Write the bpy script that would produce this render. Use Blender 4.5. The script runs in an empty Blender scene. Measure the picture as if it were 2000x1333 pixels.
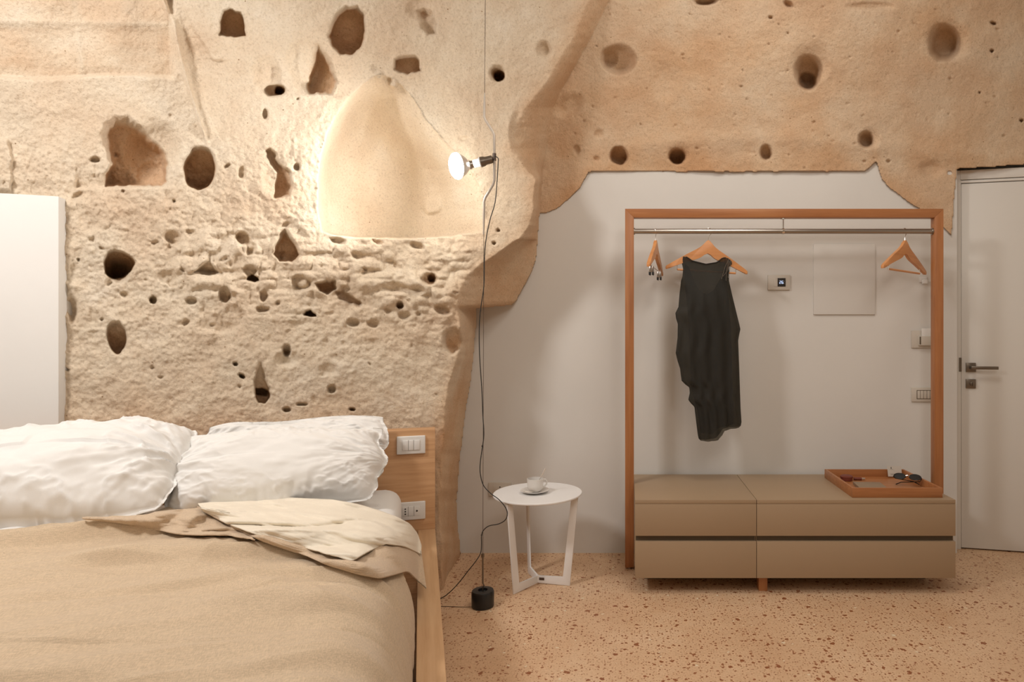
import bpy, bmesh, math, random
import numpy as np
from mathutils import Vector, Matrix
random.seed(7); np.random.seed(7)
SC = bpy.context.scene
COL = SC.collection
R = math.radians

# ------------------------------------------------------------------ camera
# level camera 1.23 m above the floor looking along +Y, rise/shift lens
CH, F, CX, CY = 1.23, 1250.0, 1225.0, 655.0
cam = bpy.data.cameras.new('camera'); camo = bpy.data.objects.new('camera', cam); COL.objects.link(camo)
camo.location = (0, 0, CH); camo.rotation_euler = (R(90), 0, 0)
cam.sensor_width = 36; cam.lens = 36 * F / 2000
cam.shift_x = (1000 - CX) / 2000; cam.shift_y = (CY - 666.5) / 2000
cam.clip_start = 0.02
SC.camera = camo
# ------------------------------------------------------------------ world, exposure, lights
w = bpy.data.worlds.new('world'); SC.world = w; w.use_nodes = True
w.node_tree.nodes['Background'].inputs[0].default_value = (1.0, 0.9, 0.78, 1)
w.node_tree.nodes['Background'].inputs[1].default_value = 0.25
SC.view_settings.view_transform = 'Standard'
SC.view_settings.look = 'None'
SC.view_settings.exposure = 0.13
SC.view_settings.gamma = 1.0
SC.view_settings.use_curve_mapping = False

def area(name, loc, target, size, power, col, sy=None):
    l = bpy.data.lights.new(name, 'AREA'); l.energy = power; l.color = col
    l.shape = 'RECTANGLE'; l.size = size; l.size_y = sy or size
    o = bpy.data.objects.new(name, l); COL.objects.link(o); o.location = loc
    o.rotation_euler = (Vector(target) - Vector(loc)).to_track_quat('-Z', 'Y').to_euler()
    return o
area('ceiling_lamp_bed', (-2.3, 1.1, 3.0), (-1.5, 2.3, 0.7), 0.45, 40, (1.0, 0.97, 0.94))
area('ceiling_lamp_rack', (0.9, 0.3, 3.05), (0.7, 3.4, 0.9), 0.6, 9, (1.0, 0.94, 0.87))
area('ceiling_lamp_room', (0.2, -0.8, 3.1), (0.2, 1.6, 0.0), 1.6, 17, (1.0, 0.95, 0.88))
area('fill_light_wall', (0.7, 2.3, 3.25), (0.7, 3.0, 0.0), 0.7, 17, (1.0, 0.94, 0.86))  # unseen overhead fill, added to lighten the drawer unit tops
BULB = Vector((-0.80, 2.885, 1.975))
pl = bpy.data.lights.new('reflector_bulb_light', 'POINT'); pl.energy = 3.6; pl.color = (1.0, 0.95, 0.86)
pl.shadow_soft_size = 0.03
plo = bpy.data.objects.new('reflector_bulb_light', pl); COL.objects.link(plo)
plo.location = (-0.83, 2.86, 1.96)
sl = bpy.data.lights.new('reflector_bulb_beam', 'SPOT'); sl.energy = 24; sl.color = (1.0, 0.97, 0.93); sl.shadow_soft_size = 0.035
sl.spot_size = R(116); sl.spot_blend = 1.0
slo = bpy.data.objects.new('reflector_bulb_beam', sl); COL.objects.link(slo); slo.location = (-0.865, 2.84, 1.965)
slo.rotation_euler = Vector((-1.0, 0.16, 0.08)).to_track_quat('-Z', 'Y').to_euler()

# ------------------------------------------------------------------ helpers
def W(u, v, D):
    return Vector(((u - CX) / F * D, D, CH - (v - CY) / F * D))
WM = {}
def empty(name, loc=(0, 0, 0), rz=0):
    o = bpy.data.objects.new(name, None); COL.objects.link(o)
    o.location = loc; o.rotation_euler = (0, 0, rz); o.empty_display_size = 0.05
    WM[o.name] = Matrix.Translation(loc) @ Matrix.Rotation(rz, 4, 'Z')
    return o
def tag(o, label=None, cat=None, group=None, kind=None):
    for k, v in (('label', label), ('category', cat), ('group', group), ('kind', kind)):
        if v: o[k] = v
    return o
def link_mesh(name, me, mat, parent=None, base=None):
    """me holds WORLD coordinates; they are made local to the parent / to the base point."""
    o = bpy.data.objects.new(name, me); COL.objects.link(o)
    if parent is not None:
        M = WM[parent.name]; me.transform(M.inverted()); o.parent = parent; WM[o.name] = M
    else:
        if base is None:
            n = len(me.vertices); co = np.empty(n * 3, dtype=np.float32); me.vertices.foreach_get('co', co)
            co = co.reshape(-1, 3); lo = co.min(0); hi = co.max(0)
            base = (float(lo[0] + hi[0]) / 2, float(lo[1] + hi[1]) / 2, float(lo[2]))
        M = Matrix.Translation(base); me.transform(M.inverted()); o.location = base; WM[o.name] = M
    if mat: me.materials.append(mat)
    return o

class MB:
    def __init__(s): s.bm = bmesh.new()
    def box(s, lo, hi, M=None):
        x0, y0, z0 = lo; x1, y1, z1 = hi
        c = [(x0,y0,z0),(x1,y0,z0),(x1,y1,z0),(x0,y1,z0),(x0,y0,z1),(x1,y0,z1),(x1,y1,z1),(x0,y1,z1)]
        v = [s.bm.verts.new((M @ Vector(p)) if M else p) for p in c]
        for f in ((0,3,2,1),(4,5,6,7),(0,1,5,4),(1,2,6,5),(2,3,7,6),(3,0,4,7)): s.bm.faces.new([v[i] for i in f])
        return s
    def prism(s, poly, th, M=None):
        """poly in local XZ, extruded +-th/2 along Y"""
        M = M or Matrix()
        a = [s.bm.verts.new(M @ Vector((p[0], -th/2, p[1]))) for p in poly]
        b = [s.bm.verts.new(M @ Vector((p[0], th/2, p[1]))) for p in poly]
        n = len(poly)
        s.bm.faces.new(a); s.bm.faces.new(b[::-1])
        for i in range(n): s.bm.faces.new((a[i], b[i], b[(i+1) % n], a[(i+1) % n]))
        return s
    def tube(s, pts, r, seg=10, M=None, cap=True):
        pts = [Vector(p) for p in pts]
        if M: pts = [M @ p for p in pts]
        rr = r if isinstance(r, (list, tuple)) else [r] * len(pts)
        rings = []; up = Vector((0.13, 0.31, 0.94)).normalized(); prev = None
        for i, p in enumerate(pts):
            t = (pts[min(i+1, len(pts)-1)] - pts[max(i-1, 0)]).normalized()
            if prev is None:
                q = up if abs(t.dot(up)) < 0.9 else Vector((1, 0, 0))
                a = (q - t * q.dot(t)).normalized()
            else:
                a = (prev - t * prev.dot(t)).normalized()
            prev = a; b = t.cross(a)
            rings.append([s.bm.verts.new(p + (a * math.cos(k*2*math.pi/seg) + b * math.sin(k*2*math.pi/seg)) * rr[i]) for k in range(seg)])
        for A, B in zip(rings, rings[1:]):
            for k in range(seg): s.bm.faces.new((A[k], A[(k+1) % seg], B[(k+1) % seg], B[k]))
        if cap: s.bm.faces.new(rings[0][::-1]); s.bm.faces.new(rings[-1])
        return s
    def lathe(s, prof, M=None, seg=32):
        """prof: (r,z) list round local Z"""
        M = M or Matrix(); rings = []
        for r, z in prof:
            if r < 1e-6: rings.append([s.bm.verts.new(M @ Vector((0, 0, z)))])
            else: rings.append([s.bm.verts.new(M @ Vector((r*math.cos(k*2*math.pi/seg), r*math.sin(k*2*math.pi/seg), z))) for k in range(seg)])
        for A, B in zip(rings, rings[1:]):
            for k in range(seg):
                k2 = (k+1) % seg
                if len(A) == 1 and len(B) == 1: continue
                if len(A) == 1: s.bm.faces.new((A[0], B[k2], B[k]))
                elif len(B) == 1: s.bm.faces.new((A[k], A[k2], B[0]))
                else: s.bm.faces.new((A[k], A[k2], B[k2], B[k]))
        return s
    def done(s, name, mat, parent=None, bevel=0, seg=2, smooth=35, base=None):
        if bevel: bmesh.ops.bevel(s.bm, geom=list(s.bm.edges), offset=bevel, segments=seg, profile=0.5, affect='EDGES', clamp_overlap=True)
        bmesh.ops.recalc_face_normals(s.bm, faces=list(s.bm.faces))
        me = bpy.data.meshes.new(name); s.bm.to_mesh(me); s.bm.free()
        if smooth:
            me.shade_smooth(); me.set_sharp_from_angle(angle=R(smooth))
        return link_mesh(name, me, mat, parent, base)

def grid_mesh(name, P, mask=None, close_u=False):
    """P: (nv,nu,3) array; mask: (nv-1,nu-1) bool of the faces kept"""
    nv, nu = P.shape[:2]
    idx = np.arange(nv * nu).reshape(nv, nu)
    q = np.stack([idx[:-1, :-1], idx[1:, :-1], idx[1:, 1:], idx[:-1, 1:]], -1)
    if mask is not None: q = q[mask]
    q = q.reshape(-1, 4)
    used, inv = np.unique(q, return_inverse=True); q = inv.reshape(-1, 4)
    co = P.reshape(-1, 3)[used]
    me = bpy.data.meshes.new(name)
    me.vertices.add(len(co)); me.vertices.foreach_set('co', co.astype(np.float32).ravel())
    me.loops.add(q.size); me.loops.foreach_set('vertex_index', q.astype(np.int32).ravel())
    me.polygons.add(len(q)); me.polygons.foreach_set('loop_start', (np.arange(len(q)) * 4).astype(np.int32))
    me.update(calc_edges=True); me.validate(); me.shade_smooth()
    return me, used

# numpy noise
_G = np.random.RandomState(3).rand(256, 256)
def vn(x, y, seed=0):
    x = x + seed * 17.13; y = y + seed * 31.7
    xi = np.floor(x).astype(int); yi = np.floor(y).astype(int); fx = x - xi; fy = y - yi
    fx = fx*fx*fx*(fx*(fx*6-15)+10); fy = fy*fy*fy*(fy*(fy*6-15)+10)
    g = lambda i, j: _G[(i + seed*7) % 256, (j + seed*13) % 256]
    return ((g(xi,yi)*(1-fx)+g(xi+1,yi)*fx)*(1-fy) + (g(xi,yi+1)*(1-fx)+g(xi+1,yi+1)*fx)*fy)*2-1
def fbm(x, y, o=4, seed=0, gain=0.5):
    s = 0; a = 1; n = 0
    for i in range(o): s = s + a*vn(x*2**i, y*2**i, seed+i); n += a; a *= gain
    return s / n
def sst(e0, e1, x):
    t = np.clip((x - e0) / (e1 - e0), 0, 1); return t*t*(3-2*t)

# ------------------------------------------------------------------ materials
def mat(name, col, rough=0.6, metal=0.0, **kw):
    m = bpy.data.materials.new(name); m.use_nodes = True
    b = m.node_tree.nodes['Principled BSDF']
    b.inputs['Base Color'].default_value = (*col, 1); b.inputs['Roughness'].default_value = rough
    b.inputs['Metallic'].default_value = metal
    for k, v in kw.items(): b.inputs[k.replace('_', ' ')].default_value = v
    return m
def N(m, t, **kw):
    n = m.node_tree.nodes.new(t)
    for k, v in kw.items():
        if hasattr(n, k) and not k.startswith('i_'): setattr(n, k, v)
    return n
def L(m, a, b): m.node_tree.links.new(a, b)
def bsdf(m): return m.node_tree.nodes['Principled BSDF']
def ramp(m, stops, interp='LINEAR'):
    n = N(m, 'ShaderNodeValToRGB'); e = n.color_ramp.elements; n.color_ramp.interpolation = interp
    while len(e) < len(stops): e.new(0.5)
    for el, (p, c) in zip(e, stops): el.position = p; el.color = (*c, 1) if len(c) == 3 else c
    return n
def coords(m, scale=(1,1,1), kind='Object', rot=(0,0,0)):
    tc = N(m, 'ShaderNodeTexCoord'); mp = N(m, 'ShaderNodeMapping')
    mp.inputs['Scale'].default_value = scale; mp.inputs['Rotation'].default_value = rot
    L(m, tc.outputs[kind], mp.inputs[0]); return mp.outputs[0]
def noise(m, vec, scale, detail=4, rough=0.55):
    n = N(m, 'ShaderNodeTexNoise'); n.inputs['Scale'].default_value = scale
    n.inputs['Detail'].default_value = detail; n.inputs['Roughness'].default_value = rough
    L(m, vec, n.inputs['Vector']); return n.outputs['Fac']
def bump(m, h, strength, dist):
    b = N(m, 'ShaderNodeBump'); b.inputs['Strength'].default_value = strength; b.inputs['Distance'].default_value = dist
    L(m, h, b.inputs['Height']); L(m, b.outputs[0], bsdf(m).inputs['Normal']); return b
def geo_pos(m):
    return N(m, 'ShaderNodeNewGeometry').outputs['Position']

# tufa stone; 'patina' vertex attribute = 0 pale limewashed tufa, 1 ochre tufa; hollows get ochre as painted shade
STONE = mat('tufa_stone', (0.7, 0.55, 0.4), 0.95)
p = geo_pos(STONE)
at = N(STONE, 'ShaderNodeAttribute'); at.attribute_name = 'patina_shade'
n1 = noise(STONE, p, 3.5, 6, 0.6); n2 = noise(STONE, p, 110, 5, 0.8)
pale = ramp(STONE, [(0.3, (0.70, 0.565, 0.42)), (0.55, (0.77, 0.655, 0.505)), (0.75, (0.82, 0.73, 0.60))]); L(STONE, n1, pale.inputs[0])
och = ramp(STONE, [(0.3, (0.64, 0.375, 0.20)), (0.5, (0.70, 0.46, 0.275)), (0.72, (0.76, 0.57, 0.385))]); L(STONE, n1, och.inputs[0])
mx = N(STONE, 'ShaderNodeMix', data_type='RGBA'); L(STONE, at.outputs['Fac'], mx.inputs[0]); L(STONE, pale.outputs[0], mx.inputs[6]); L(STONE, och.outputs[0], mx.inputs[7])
gr = ramp(STONE, [(0.30, (0.70, 0.65, 0.60)), (0.47, (0.98, 0.98, 0.98)), (0.75, (1.08, 1.08, 1.08))]); L(STONE, n2, gr.inputs[0])
mu = N(STONE, 'ShaderNodeMix', data_type='RGBA', blend_type='MULTIPLY'); mu.inputs[0].default_value = 1
L(STONE, mx.outputs[2], mu.inputs[6]); L(STONE, gr.outputs[0], mu.inputs[7]); 
# pin holes
vo = N(STONE, 'ShaderNodeTexVoronoi'); vo.inputs['Scale'].default_value = 22; L(STONE, p, vo.inputs['Vector'])
ph = ramp(STONE, [(0.0, (0.35, 0.25, 0.18)), (0.055, (0.5, 0.4, 0.3)), (0.075, (1, 1, 1))]); L(STONE, vo.outputs['Distance'], ph.inputs[0])
gate = ramp(STONE, [(0.62, (1, 1, 1)), (0.66, (0, 0, 0))]); L(STONE, vo.outputs['Color'], gate.inputs[0])
mg = N(STONE, 'ShaderNodeMix', data_type='RGBA'); L(STONE, gate.outputs[0], mg.inputs[0]); L(STONE, ph.outputs[0], mg.inputs[7]); mg.inputs[6].default_value = (1,1,1,1)
gate.color_ramp.elements[0].color = (0,0,0,1); gate.color_ramp.elements[1].color = (1,1,1,1)
mu2 = N(STONE, 'ShaderNodeMix', data_type='RGBA', blend_type='MULTIPLY'); mu2.inputs[0].default_value = 1
L(STONE, mu.outputs[2], mu2.inputs[6]); L(STONE, mg.outputs[2], mu2.inputs[7]); L(STONE, mu2.outputs[2], bsdf(STONE).inputs['Base Color'])
n3 = noise(STONE, p, 110, 5, 0.75)
bump(STONE, n3, 0.75, 0.008)

def plaster(name, col):
    m = mat(name, col, 0.85); pp = geo_pos(m)
    r_ = ramp(m, [(0.3, tuple(c*0.965 for c in col)), (0.7, col)]); L(m, noise(m, pp, 2.5, 4), r_.inputs[0]); L(m, r_.outputs[0], bsdf(m).inputs['Base Color'])
    bump(m, noise(m, pp, 30, 3), 0.12, 0.003); return m
PLASTER = plaster('white_plaster', (0.72, 0.695, 0.655))
PLASTER_BED = plaster('white_plaster_pier', (0.80, 0.78, 0.75))
DOORM = mat('white_lacquer_door', (0.72, 0.69, 0.64), 0.45)

def wood(name, c0, c1, c2, axis, freq=9, rough=0.45):
    m = mat(name, c1, rough)
    sc = [freq*6]*3; sc[axis] = freq*0.35
    v = coords(m, tuple(sc)); f = noise(m, v, 1.0, 6, 0.6)
    r_ = ramp(m, [(0.3, c0), (0.5, c1), (0.72, c2)]); L(m, f, r_.inputs[0]); L(m, r_.outputs[0], bsdf(m).inputs['Base Color'])
    bump(m, f, 0.08, 0.001); return m
OAKX = wood('oak_veneer', (0.46, 0.245, 0.115), (0.58, 0.33, 0.165), (0.66, 0.40, 0.22), 0, 8)
OAKY = wood('oak_rail', (0.56, 0.33, 0.17), (0.64, 0.40, 0.215), (0.70, 0.46, 0.26), 1, 8)
TEAKX = wood('cherry_wood_across', (0.33, 0.125, 0.042), (0.40, 0.16, 0.057), (0.47, 0.205, 0.078), 0, 7, 0.4)
TEAKZ = wood('cherry_wood_upright', (0.33, 0.125, 0.042), (0.40, 0.16, 0.057), (0.47, 0.205, 0.078), 2, 7, 0.4)
HANGW = wood('beech_hanger', (0.56, 0.235, 0.08), (0.64, 0.28, 0.10), (0.70, 0.33, 0.13), 0, 6, 0.35)
STEEL = mat('brushed_steel', (0.42, 0.38, 0.34), 0.28, 1.0)
CHROME = mat('chrome', (0.8, 0.78, 0.75), 0.12, 1.0)
BRONZE = mat('satin_nickel_dark', (0.20, 0.165, 0.13), 0.35, 0.85)
GREYROD = mat('grey_painted_rod', (0.50, 0.44, 0.38), 0.4, 0.3)
DARKMET = mat('dark_bakelite', (0.10, 0.07, 0.055), 0.35, 0.3)
BLACKR = mat('black_rubber_weight', (0.012, 0.012, 0.012), 0.28)
CORD = mat('black_cord', (0.015, 0.014, 0.013), 0.5)
WHITEP = mat('white_plastic', (0.78, 0.76, 0.73), 0.35)
WHITEQ = mat('ivory_plastic', (0.60, 0.55, 0.48), 0.4)
DARKHOLE = mat('dark_hole', (0.02, 0.015, 0.012), 0.6)
TAUPE = mat('taupe_lacquer', (0.375, 0.265, 0.165), 0.5)
GROOVE = mat('groove_dark', (0.10, 0.072, 0.042), 0.6)
TABLEW = mat('white_powdercoat', (0.88, 0.87, 0.86), 0.4)
PORC = mat('white_porcelain', (0.80, 0.77, 0.73), 0.18)
COFFEE = mat('coffee', (0.08, 0.035, 0.015), 0.2)

def cloth(name, col, weave=900, bs=0.25, var=0.06, fine=True):
    m = mat(name, col, 0.9, Sheen_Weight=0.15)
    v1 = coords(m, (weave, weave*0.12, weave)); v2 = coords(m, (weave*0.12, weave, weave))
    a = noise(m, v1, 1, 2); b = noise(m, v2, 1, 2)
    ad = N(m, 'ShaderNodeMath', operation='ADD'); L(m, a, ad.inputs[0]); L(m, b, ad.inputs[1])
    r_ = ramp(m, [(0.40, tuple(c*(1-var) for c in col)), (0.60, tuple(min(1, c*(1+var)) for c in col))])
    hf = N(m, 'ShaderNodeMath', operation='MULTIPLY'); L(m, ad.outputs[0], hf.inputs[0]); hf.inputs[1].default_value = 0.5
    L(m, hf.outputs[0], r_.inputs[0]); L(m, r_.outputs[0], bsdf(m).inputs['Base Color'])
    bump(m, ad.outputs[0], bs, 0.0012); return m
LINEN = cloth('beige_linen', (0.60, 0.465, 0.32), 520, 0.25, 0.13)
LINEN2 = cloth('beige_linen_border', (0.59, 0.45, 0.315), 520, 0.25, 0.10)
CREAM = cloth('cream_cotton', (0.84, 0.76, 0.63), 700, 0.1, 0.03)
WHITEC = cloth('white_cotton', (0.84, 0.825, 0.80), 900, 0.06, 0.015)

FLOOR = mat('terrazzo', (0.62, 0.43, 0.27), 0.42)
p = geo_pos(FLOOR)
fb = ramp(FLOOR, [(0.3, (0.66, 0.43, 0.26)), (0.55, (0.73, 0.505, 0.32)), (0.75, (0.78, 0.57, 0.385))]); L(FLOOR, noise(FLOOR, p, 3, 6, 0.65), fb.inputs[0])
fg = ramp(FLOOR, [(0.35, (0.88, 0.84, 0.80)), (0.6, (1.04, 1.04, 1.04))]); L(FLOOR, noise(FLOOR, p, 120, 3, 0.7), fg.inputs[0])
cur = N(FLOOR, 'ShaderNodeMix', data_type='RGBA', blend_type='MULTIPLY'); cur.inputs[0].default_value = 1
L(FLOOR, fb.outputs[0], cur.inputs[6]); L(FLOOR, fg.outputs[0], cur.inputs[7]); cur = cur.outputs[2]
for sc, thr, pres, col in ((23, 0.24, 0.26, (0.30, 0.105, 0.04)), (48, 0.30, 0.38, (0.34, 0.13, 0.055)), (95, 0.34, 0.5, (0.38, 0.17, 0.08)), (30, 0.20, 0.06, (0.78, 0.66, 0.48))):
    wv = N(FLOOR, 'ShaderNodeTexNoise'); wv.inputs['Scale'].default_value = sc*2.2; L(FLOOR, p, wv.inputs['Vector'])
    ws = N(FLOOR, 'ShaderNodeVectorMath', operation='SCALE'); L(FLOOR, wv.outputs['Color'], ws.inputs[0]); ws.inputs['Scale'].default_value = 0.55/sc
    wa = N(FLOOR, 'ShaderNodeVectorMath', operation='ADD'); L(FLOOR, p, wa.inputs[0]); L(FLOOR, ws.outputs[0], wa.inputs[1])
    vo = N(FLOOR, 'ShaderNodeTexVoronoi'); vo.voronoi_dimensions = '2D'; vo.inputs['Scale'].default_value = sc; L(FLOOR, wa.outputs[0], vo.inputs['Vector'])
    sep = N(FLOOR, 'ShaderNodeSeparateColor'); L(FLOOR, vo.outputs['Color'], sep.inputs[0])
    # radius varies per cell; only some of the cells hold a chip
    rad = N(FLOOR, 'ShaderNodeMath', operation='MULTIPLY'); L(FLOOR, sep.outputs[1], rad.inputs[0]); rad.inputs[1].default_value = thr
    lt = N(FLOOR, 'ShaderNodeMath', operation='LESS_THAN'); L(FLOOR, vo.outputs['Distance'], lt.inputs[0]); L(FLOOR, rad.outputs[0], lt.inputs[1])
    pr = N(FLOOR, 'ShaderNodeMath', operation='LESS_THAN'); L(FLOOR, sep.outputs[0], pr.inputs[0]); pr.inputs[1].default_value = pres
    an = N(FLOOR, 'ShaderNodeMath', operation='MULTIPLY'); L(FLOOR, lt.outputs[0], an.inputs[0]); L(FLOOR, pr.outputs[0], an.inputs[1])
    mm = N(FLOOR, 'ShaderNodeMix', data_type='RGBA'); L(FLOOR, an.outputs[0], mm.inputs[0]); L(FLOOR, cur, mm.inputs[6]); mm.inputs[7].default_value = (*col, 1); cur = mm.outputs[2]
L(FLOOR, cur, bsdf(FLOOR).inputs['Base Color'])

def emis(name, col, strength):
    m = mat(name, col, 0.4); bsdf(m).inputs['Emission Color'].default_value = (*col, 1); bsdf(m).inputs['Emission Strength'].default_value = strength
    return m
GLOW = emis('lit_bulb_glass', (1.0, 0.97, 0.92), 14)
GLOW2 = emis('lit_bulb_neck', (1.0, 0.95, 0.88), 5)
SCREEN = emis('lcd_digits', (0.55, 0.70, 1.0), 0.9)
SHEER = mat('sheer_black_chiffon', (0.016, 0.014, 0.009), 0.7)
nt = SHEER.node_tree; tr = nt.nodes.new('ShaderNodeBsdfTransparent'); ms = nt.nodes.new('ShaderNodeMixShader')
tr.inputs[0].default_value = (0.82, 0.78, 0.66, 1)
lw = nt.nodes.new('ShaderNodeLayerWeight'); lw.inputs[0].default_value = 0.35
mr = nt.nodes.new('ShaderNodeMapRange'); mr.inputs['To Min'].default_value = 0.80; mr.inputs['To Max'].default_value = 0.97
nt.links.new(lw.outputs['Facing'], mr.inputs['Value']); nt.links.new(mr.outputs[0], ms.inputs[0])
nt.links.new(tr.outputs[0], ms.inputs[1]); nt.links.new(bsdf(SHEER).outputs[0], ms.inputs[2]); nt.links.new(ms.outputs[0], nt.nodes['Material Output'].inputs[0])
SLIP = mat('dark_slip', (0.012, 0.0105, 0.008), 0.75)

# ------------------------------------------------------------------ bed frame of reference
BO = Vector((-0.885, 2.95, 0)); br = Vector((0.952, 0.307, 0)).normalized(); bd = Vector((-br.y, br.x, 0))
BRZ = math.atan2(br.y, br.x)
BM = Matrix.Translation(BO) @ Matrix.Rotation(BRZ, 4, 'Z')

# ------------------------------------------------------------------ structure: floor, ceiling, side walls
tag(MB().box((-3.6, -1.9, -0.1), (3.0, 4.2, 0.0)).done('floor', FLOOR, smooth=0), kind='structure')
tag(MB().box((-3.6, -1.9, 3.3), (3.0, 4.2, 3.4)).done('ceiling', PLASTER, smooth=0), kind='structure')
tag(MB().box((-3.5, -1.9, 0), (-3.3, 4.2, 3.3)).done('wall_far_left', PLASTER, smooth=0), kind='structure')
tag(MB().box((2.8, -1.9, 0), (3.0, 4.2, 3.3)).done('wall_right', PLASTER, smooth=0), kind='structure')
tag(MB().box((-3.3, -1.9, 0), (2.8, -1.7, 3.3)).done('wall_behind', PLASTER, smooth=0), kind='structure')
WY = 3.61

# ------------------------------------------------------------------ rock: one relief in depth
us = np.concatenate([np.arange(-480, -12, 12), np.arange(-12, 2014, 2.0), np.arange(2014, 2500, 14)])
vs = np.concatenate([np.arange(-420, -6, 12), np.arange(-6, 860, 2.0), np.arange(860, 1300, 4)])
U, V = np.meshgrid(us.astype(float), vs.astype(float))
A = (U - CX) / F
E = np.array([(-450,1320,1420),(0,1150,1192),(60,1122,1160),(122,1090,1128),(175,1055,1096),(210,1020,1079),(250,1000,1074),(290,996,1068),(330,1024,1059),(350,1042,1057),
 (400,1044,1056),(440,1038,1054),(463,1020,1053),(490,980,1050),(515,942,1046),(540,908,1034),(560,899,1023),(589,894,1009),(597,893,1000),(603,893,931),(650,897,929),(700,896,926),
 (750,876,919),(820,869,908),(920,862,896),(980,860,893),(1040,862,896),(1080,864,900),(1110,866,896),(1140,866,880),(1300,866,880)], float)
wob = 3*fbm(V/40, V*0, 3, 9)
E1 = np.interp(V, E[:,0], E[:,1]) + wob*2; E2 = np.interp(V, E[:,0], E[:,2]) + wob*0.8
Bb = np.array([(0,417),(1050,417),(1066,416),(1085,411),(1100,399),(1115,386),(1133,368),(1143,350),(1150,338),(1162,335),(1400,336),(1690,335),(1700,328),(1711,316),(1716,332),(1722,350),(1735,366),
 (1780,400),(1800,412),(1838,442),(1858,462),(1861,440),(1864,390),(1870,331),(2000,322),(2500,300)], float)
B = np.interp(U, Bb[:,0], Bb[:,1]) + 1.2*vn(U/14, U*0, 5)
wp = [(-1.2, 0.0), (-1.2, 1.95)] + [(W(u_, v_, WY).x, W(u_, v_, WY).z + 0.022) for u_, v_ in Bb[1:-6] if u_ >= 1050] + [(W(1846, 325, WY).x, W(1846, 325, WY).z), (1.860, W(1846, 325, WY).z), (1.860, 0.0)]
tag(MB().prism(wp, 0.12, Matrix.Translation((0, WY+0.06, 0))).done('wall_back', PLASTER, smooth=0), kind='structure')
# --- left mass
c_rock = 3.22 + 0*U
DL = c_rock / (0.952 - 0.307*A)
DL -= 0.10*sst(260, -300, V)*1.6
Z0 = CH - (V-CY)/F*DL
rough = 0.35 + 0.65*sst(230, 330, V + 60*vn(U/200, V/200, 21)) * sst(980, 860, U+0*V)
rough *= (1 - 0.75*sst(360, 300, U)*sst(200, 140, V))
low = sst(640, 760, V)
rough *= 1 - 0.35*low
big = 0.022*fbm(U/170, V/150, 3, 1)
mid = 0.0085*fbm(U/38, V/32, 2, 2, 0.5) 
mo = sst(-0.1, 0.5, fbm(U/120, V/110, 2, 30)) * np.exp(-((V-540)/110.0)**2)
belt = np.exp(-((V-525-0.10*(U-500))/85.0)**2)*sst(300,420,U)*sst(960,880,U)
chunk = -0.020*np.abs(vn(U/22+.5*vn(U/30,V/30,2), V/17, 12))*(0.4*mo+belt) - 0.030*np.abs(vn(U/50, V/34, 14))*belt + 0.016*np.abs(vn(U/31, V/22, 16))*mo
def grain(sig, seed):
    n = np.random.RandomState(seed).randn(*U.shape); k = np.exp(-0.5*(np.arange(-8, 9)/sig)**2); k /= k.sum()
    n = sum(k[i]*np.roll(n, i-8, 0) for i in range(17)); n = sum(k[i]*np.roll(n, i-8, 1) for i in range(17))
    return n/n.std()
g1 = grain(1.0, 9); g2 = grain(2.0, 10); g4 = grain(4.2, 11)
fine = 0.0015*g1 + 0.0014*g2 + 0.0013*g4
DL = DL + big + mid*rough + chunk*rough + fine*(0.25+0.75*rough)
# carved ashlar faces, upper left: horizontal steps and the raised seam
def step(cond, amount): 
    global DL
    DL = DL + amount*cond
blk = sst(345, 330, U - 0.0*V)*sst(4, -4, V-(150+4*np.sin(U/50)))
step(blk, 0.035)
step(sst(340, 325, U)*np.exp(-((V-47-0.02*U)/8.0)**2), -0.006)
step(np.exp(-((U-(152+0.12*(V-60)))/7.0)**2)*sst(52, 60, V)*sst(150, 140, V), -0.006)
step(sst(330, 326, U)*sst(6, -6, V-(44+0.02*U)), -0.008)
rx = np.interp(V, [-400, 0, 45, 120, 180, 262, 300], [300, 318, 338, 355, 372, 398, 410])
step(np.exp(-((U-rx)/(7-0.012*V))**2)*sst(285, 250, V), -0.03)
step(sst(0, 26, U-rx)*sst(70, 0, U-rx)*sst(200, 120, V)*sst(-50,10,V), 0.02)
lx = np.interp(V, [-10, 50, 90, 118], [352, 372, 400, 415])
step(sst(-3, 3, U-lx)*sst(3,-3,V-118)*sst(60,0,U-lx), -0.012)
# ledge below the big scoop
step(sst(-4, 4, (368-0.015*(U-150))-V)*sst(60, 0, (368-V))*sst(145, 152, U)*sst(345, 300, U), 0.02)
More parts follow.
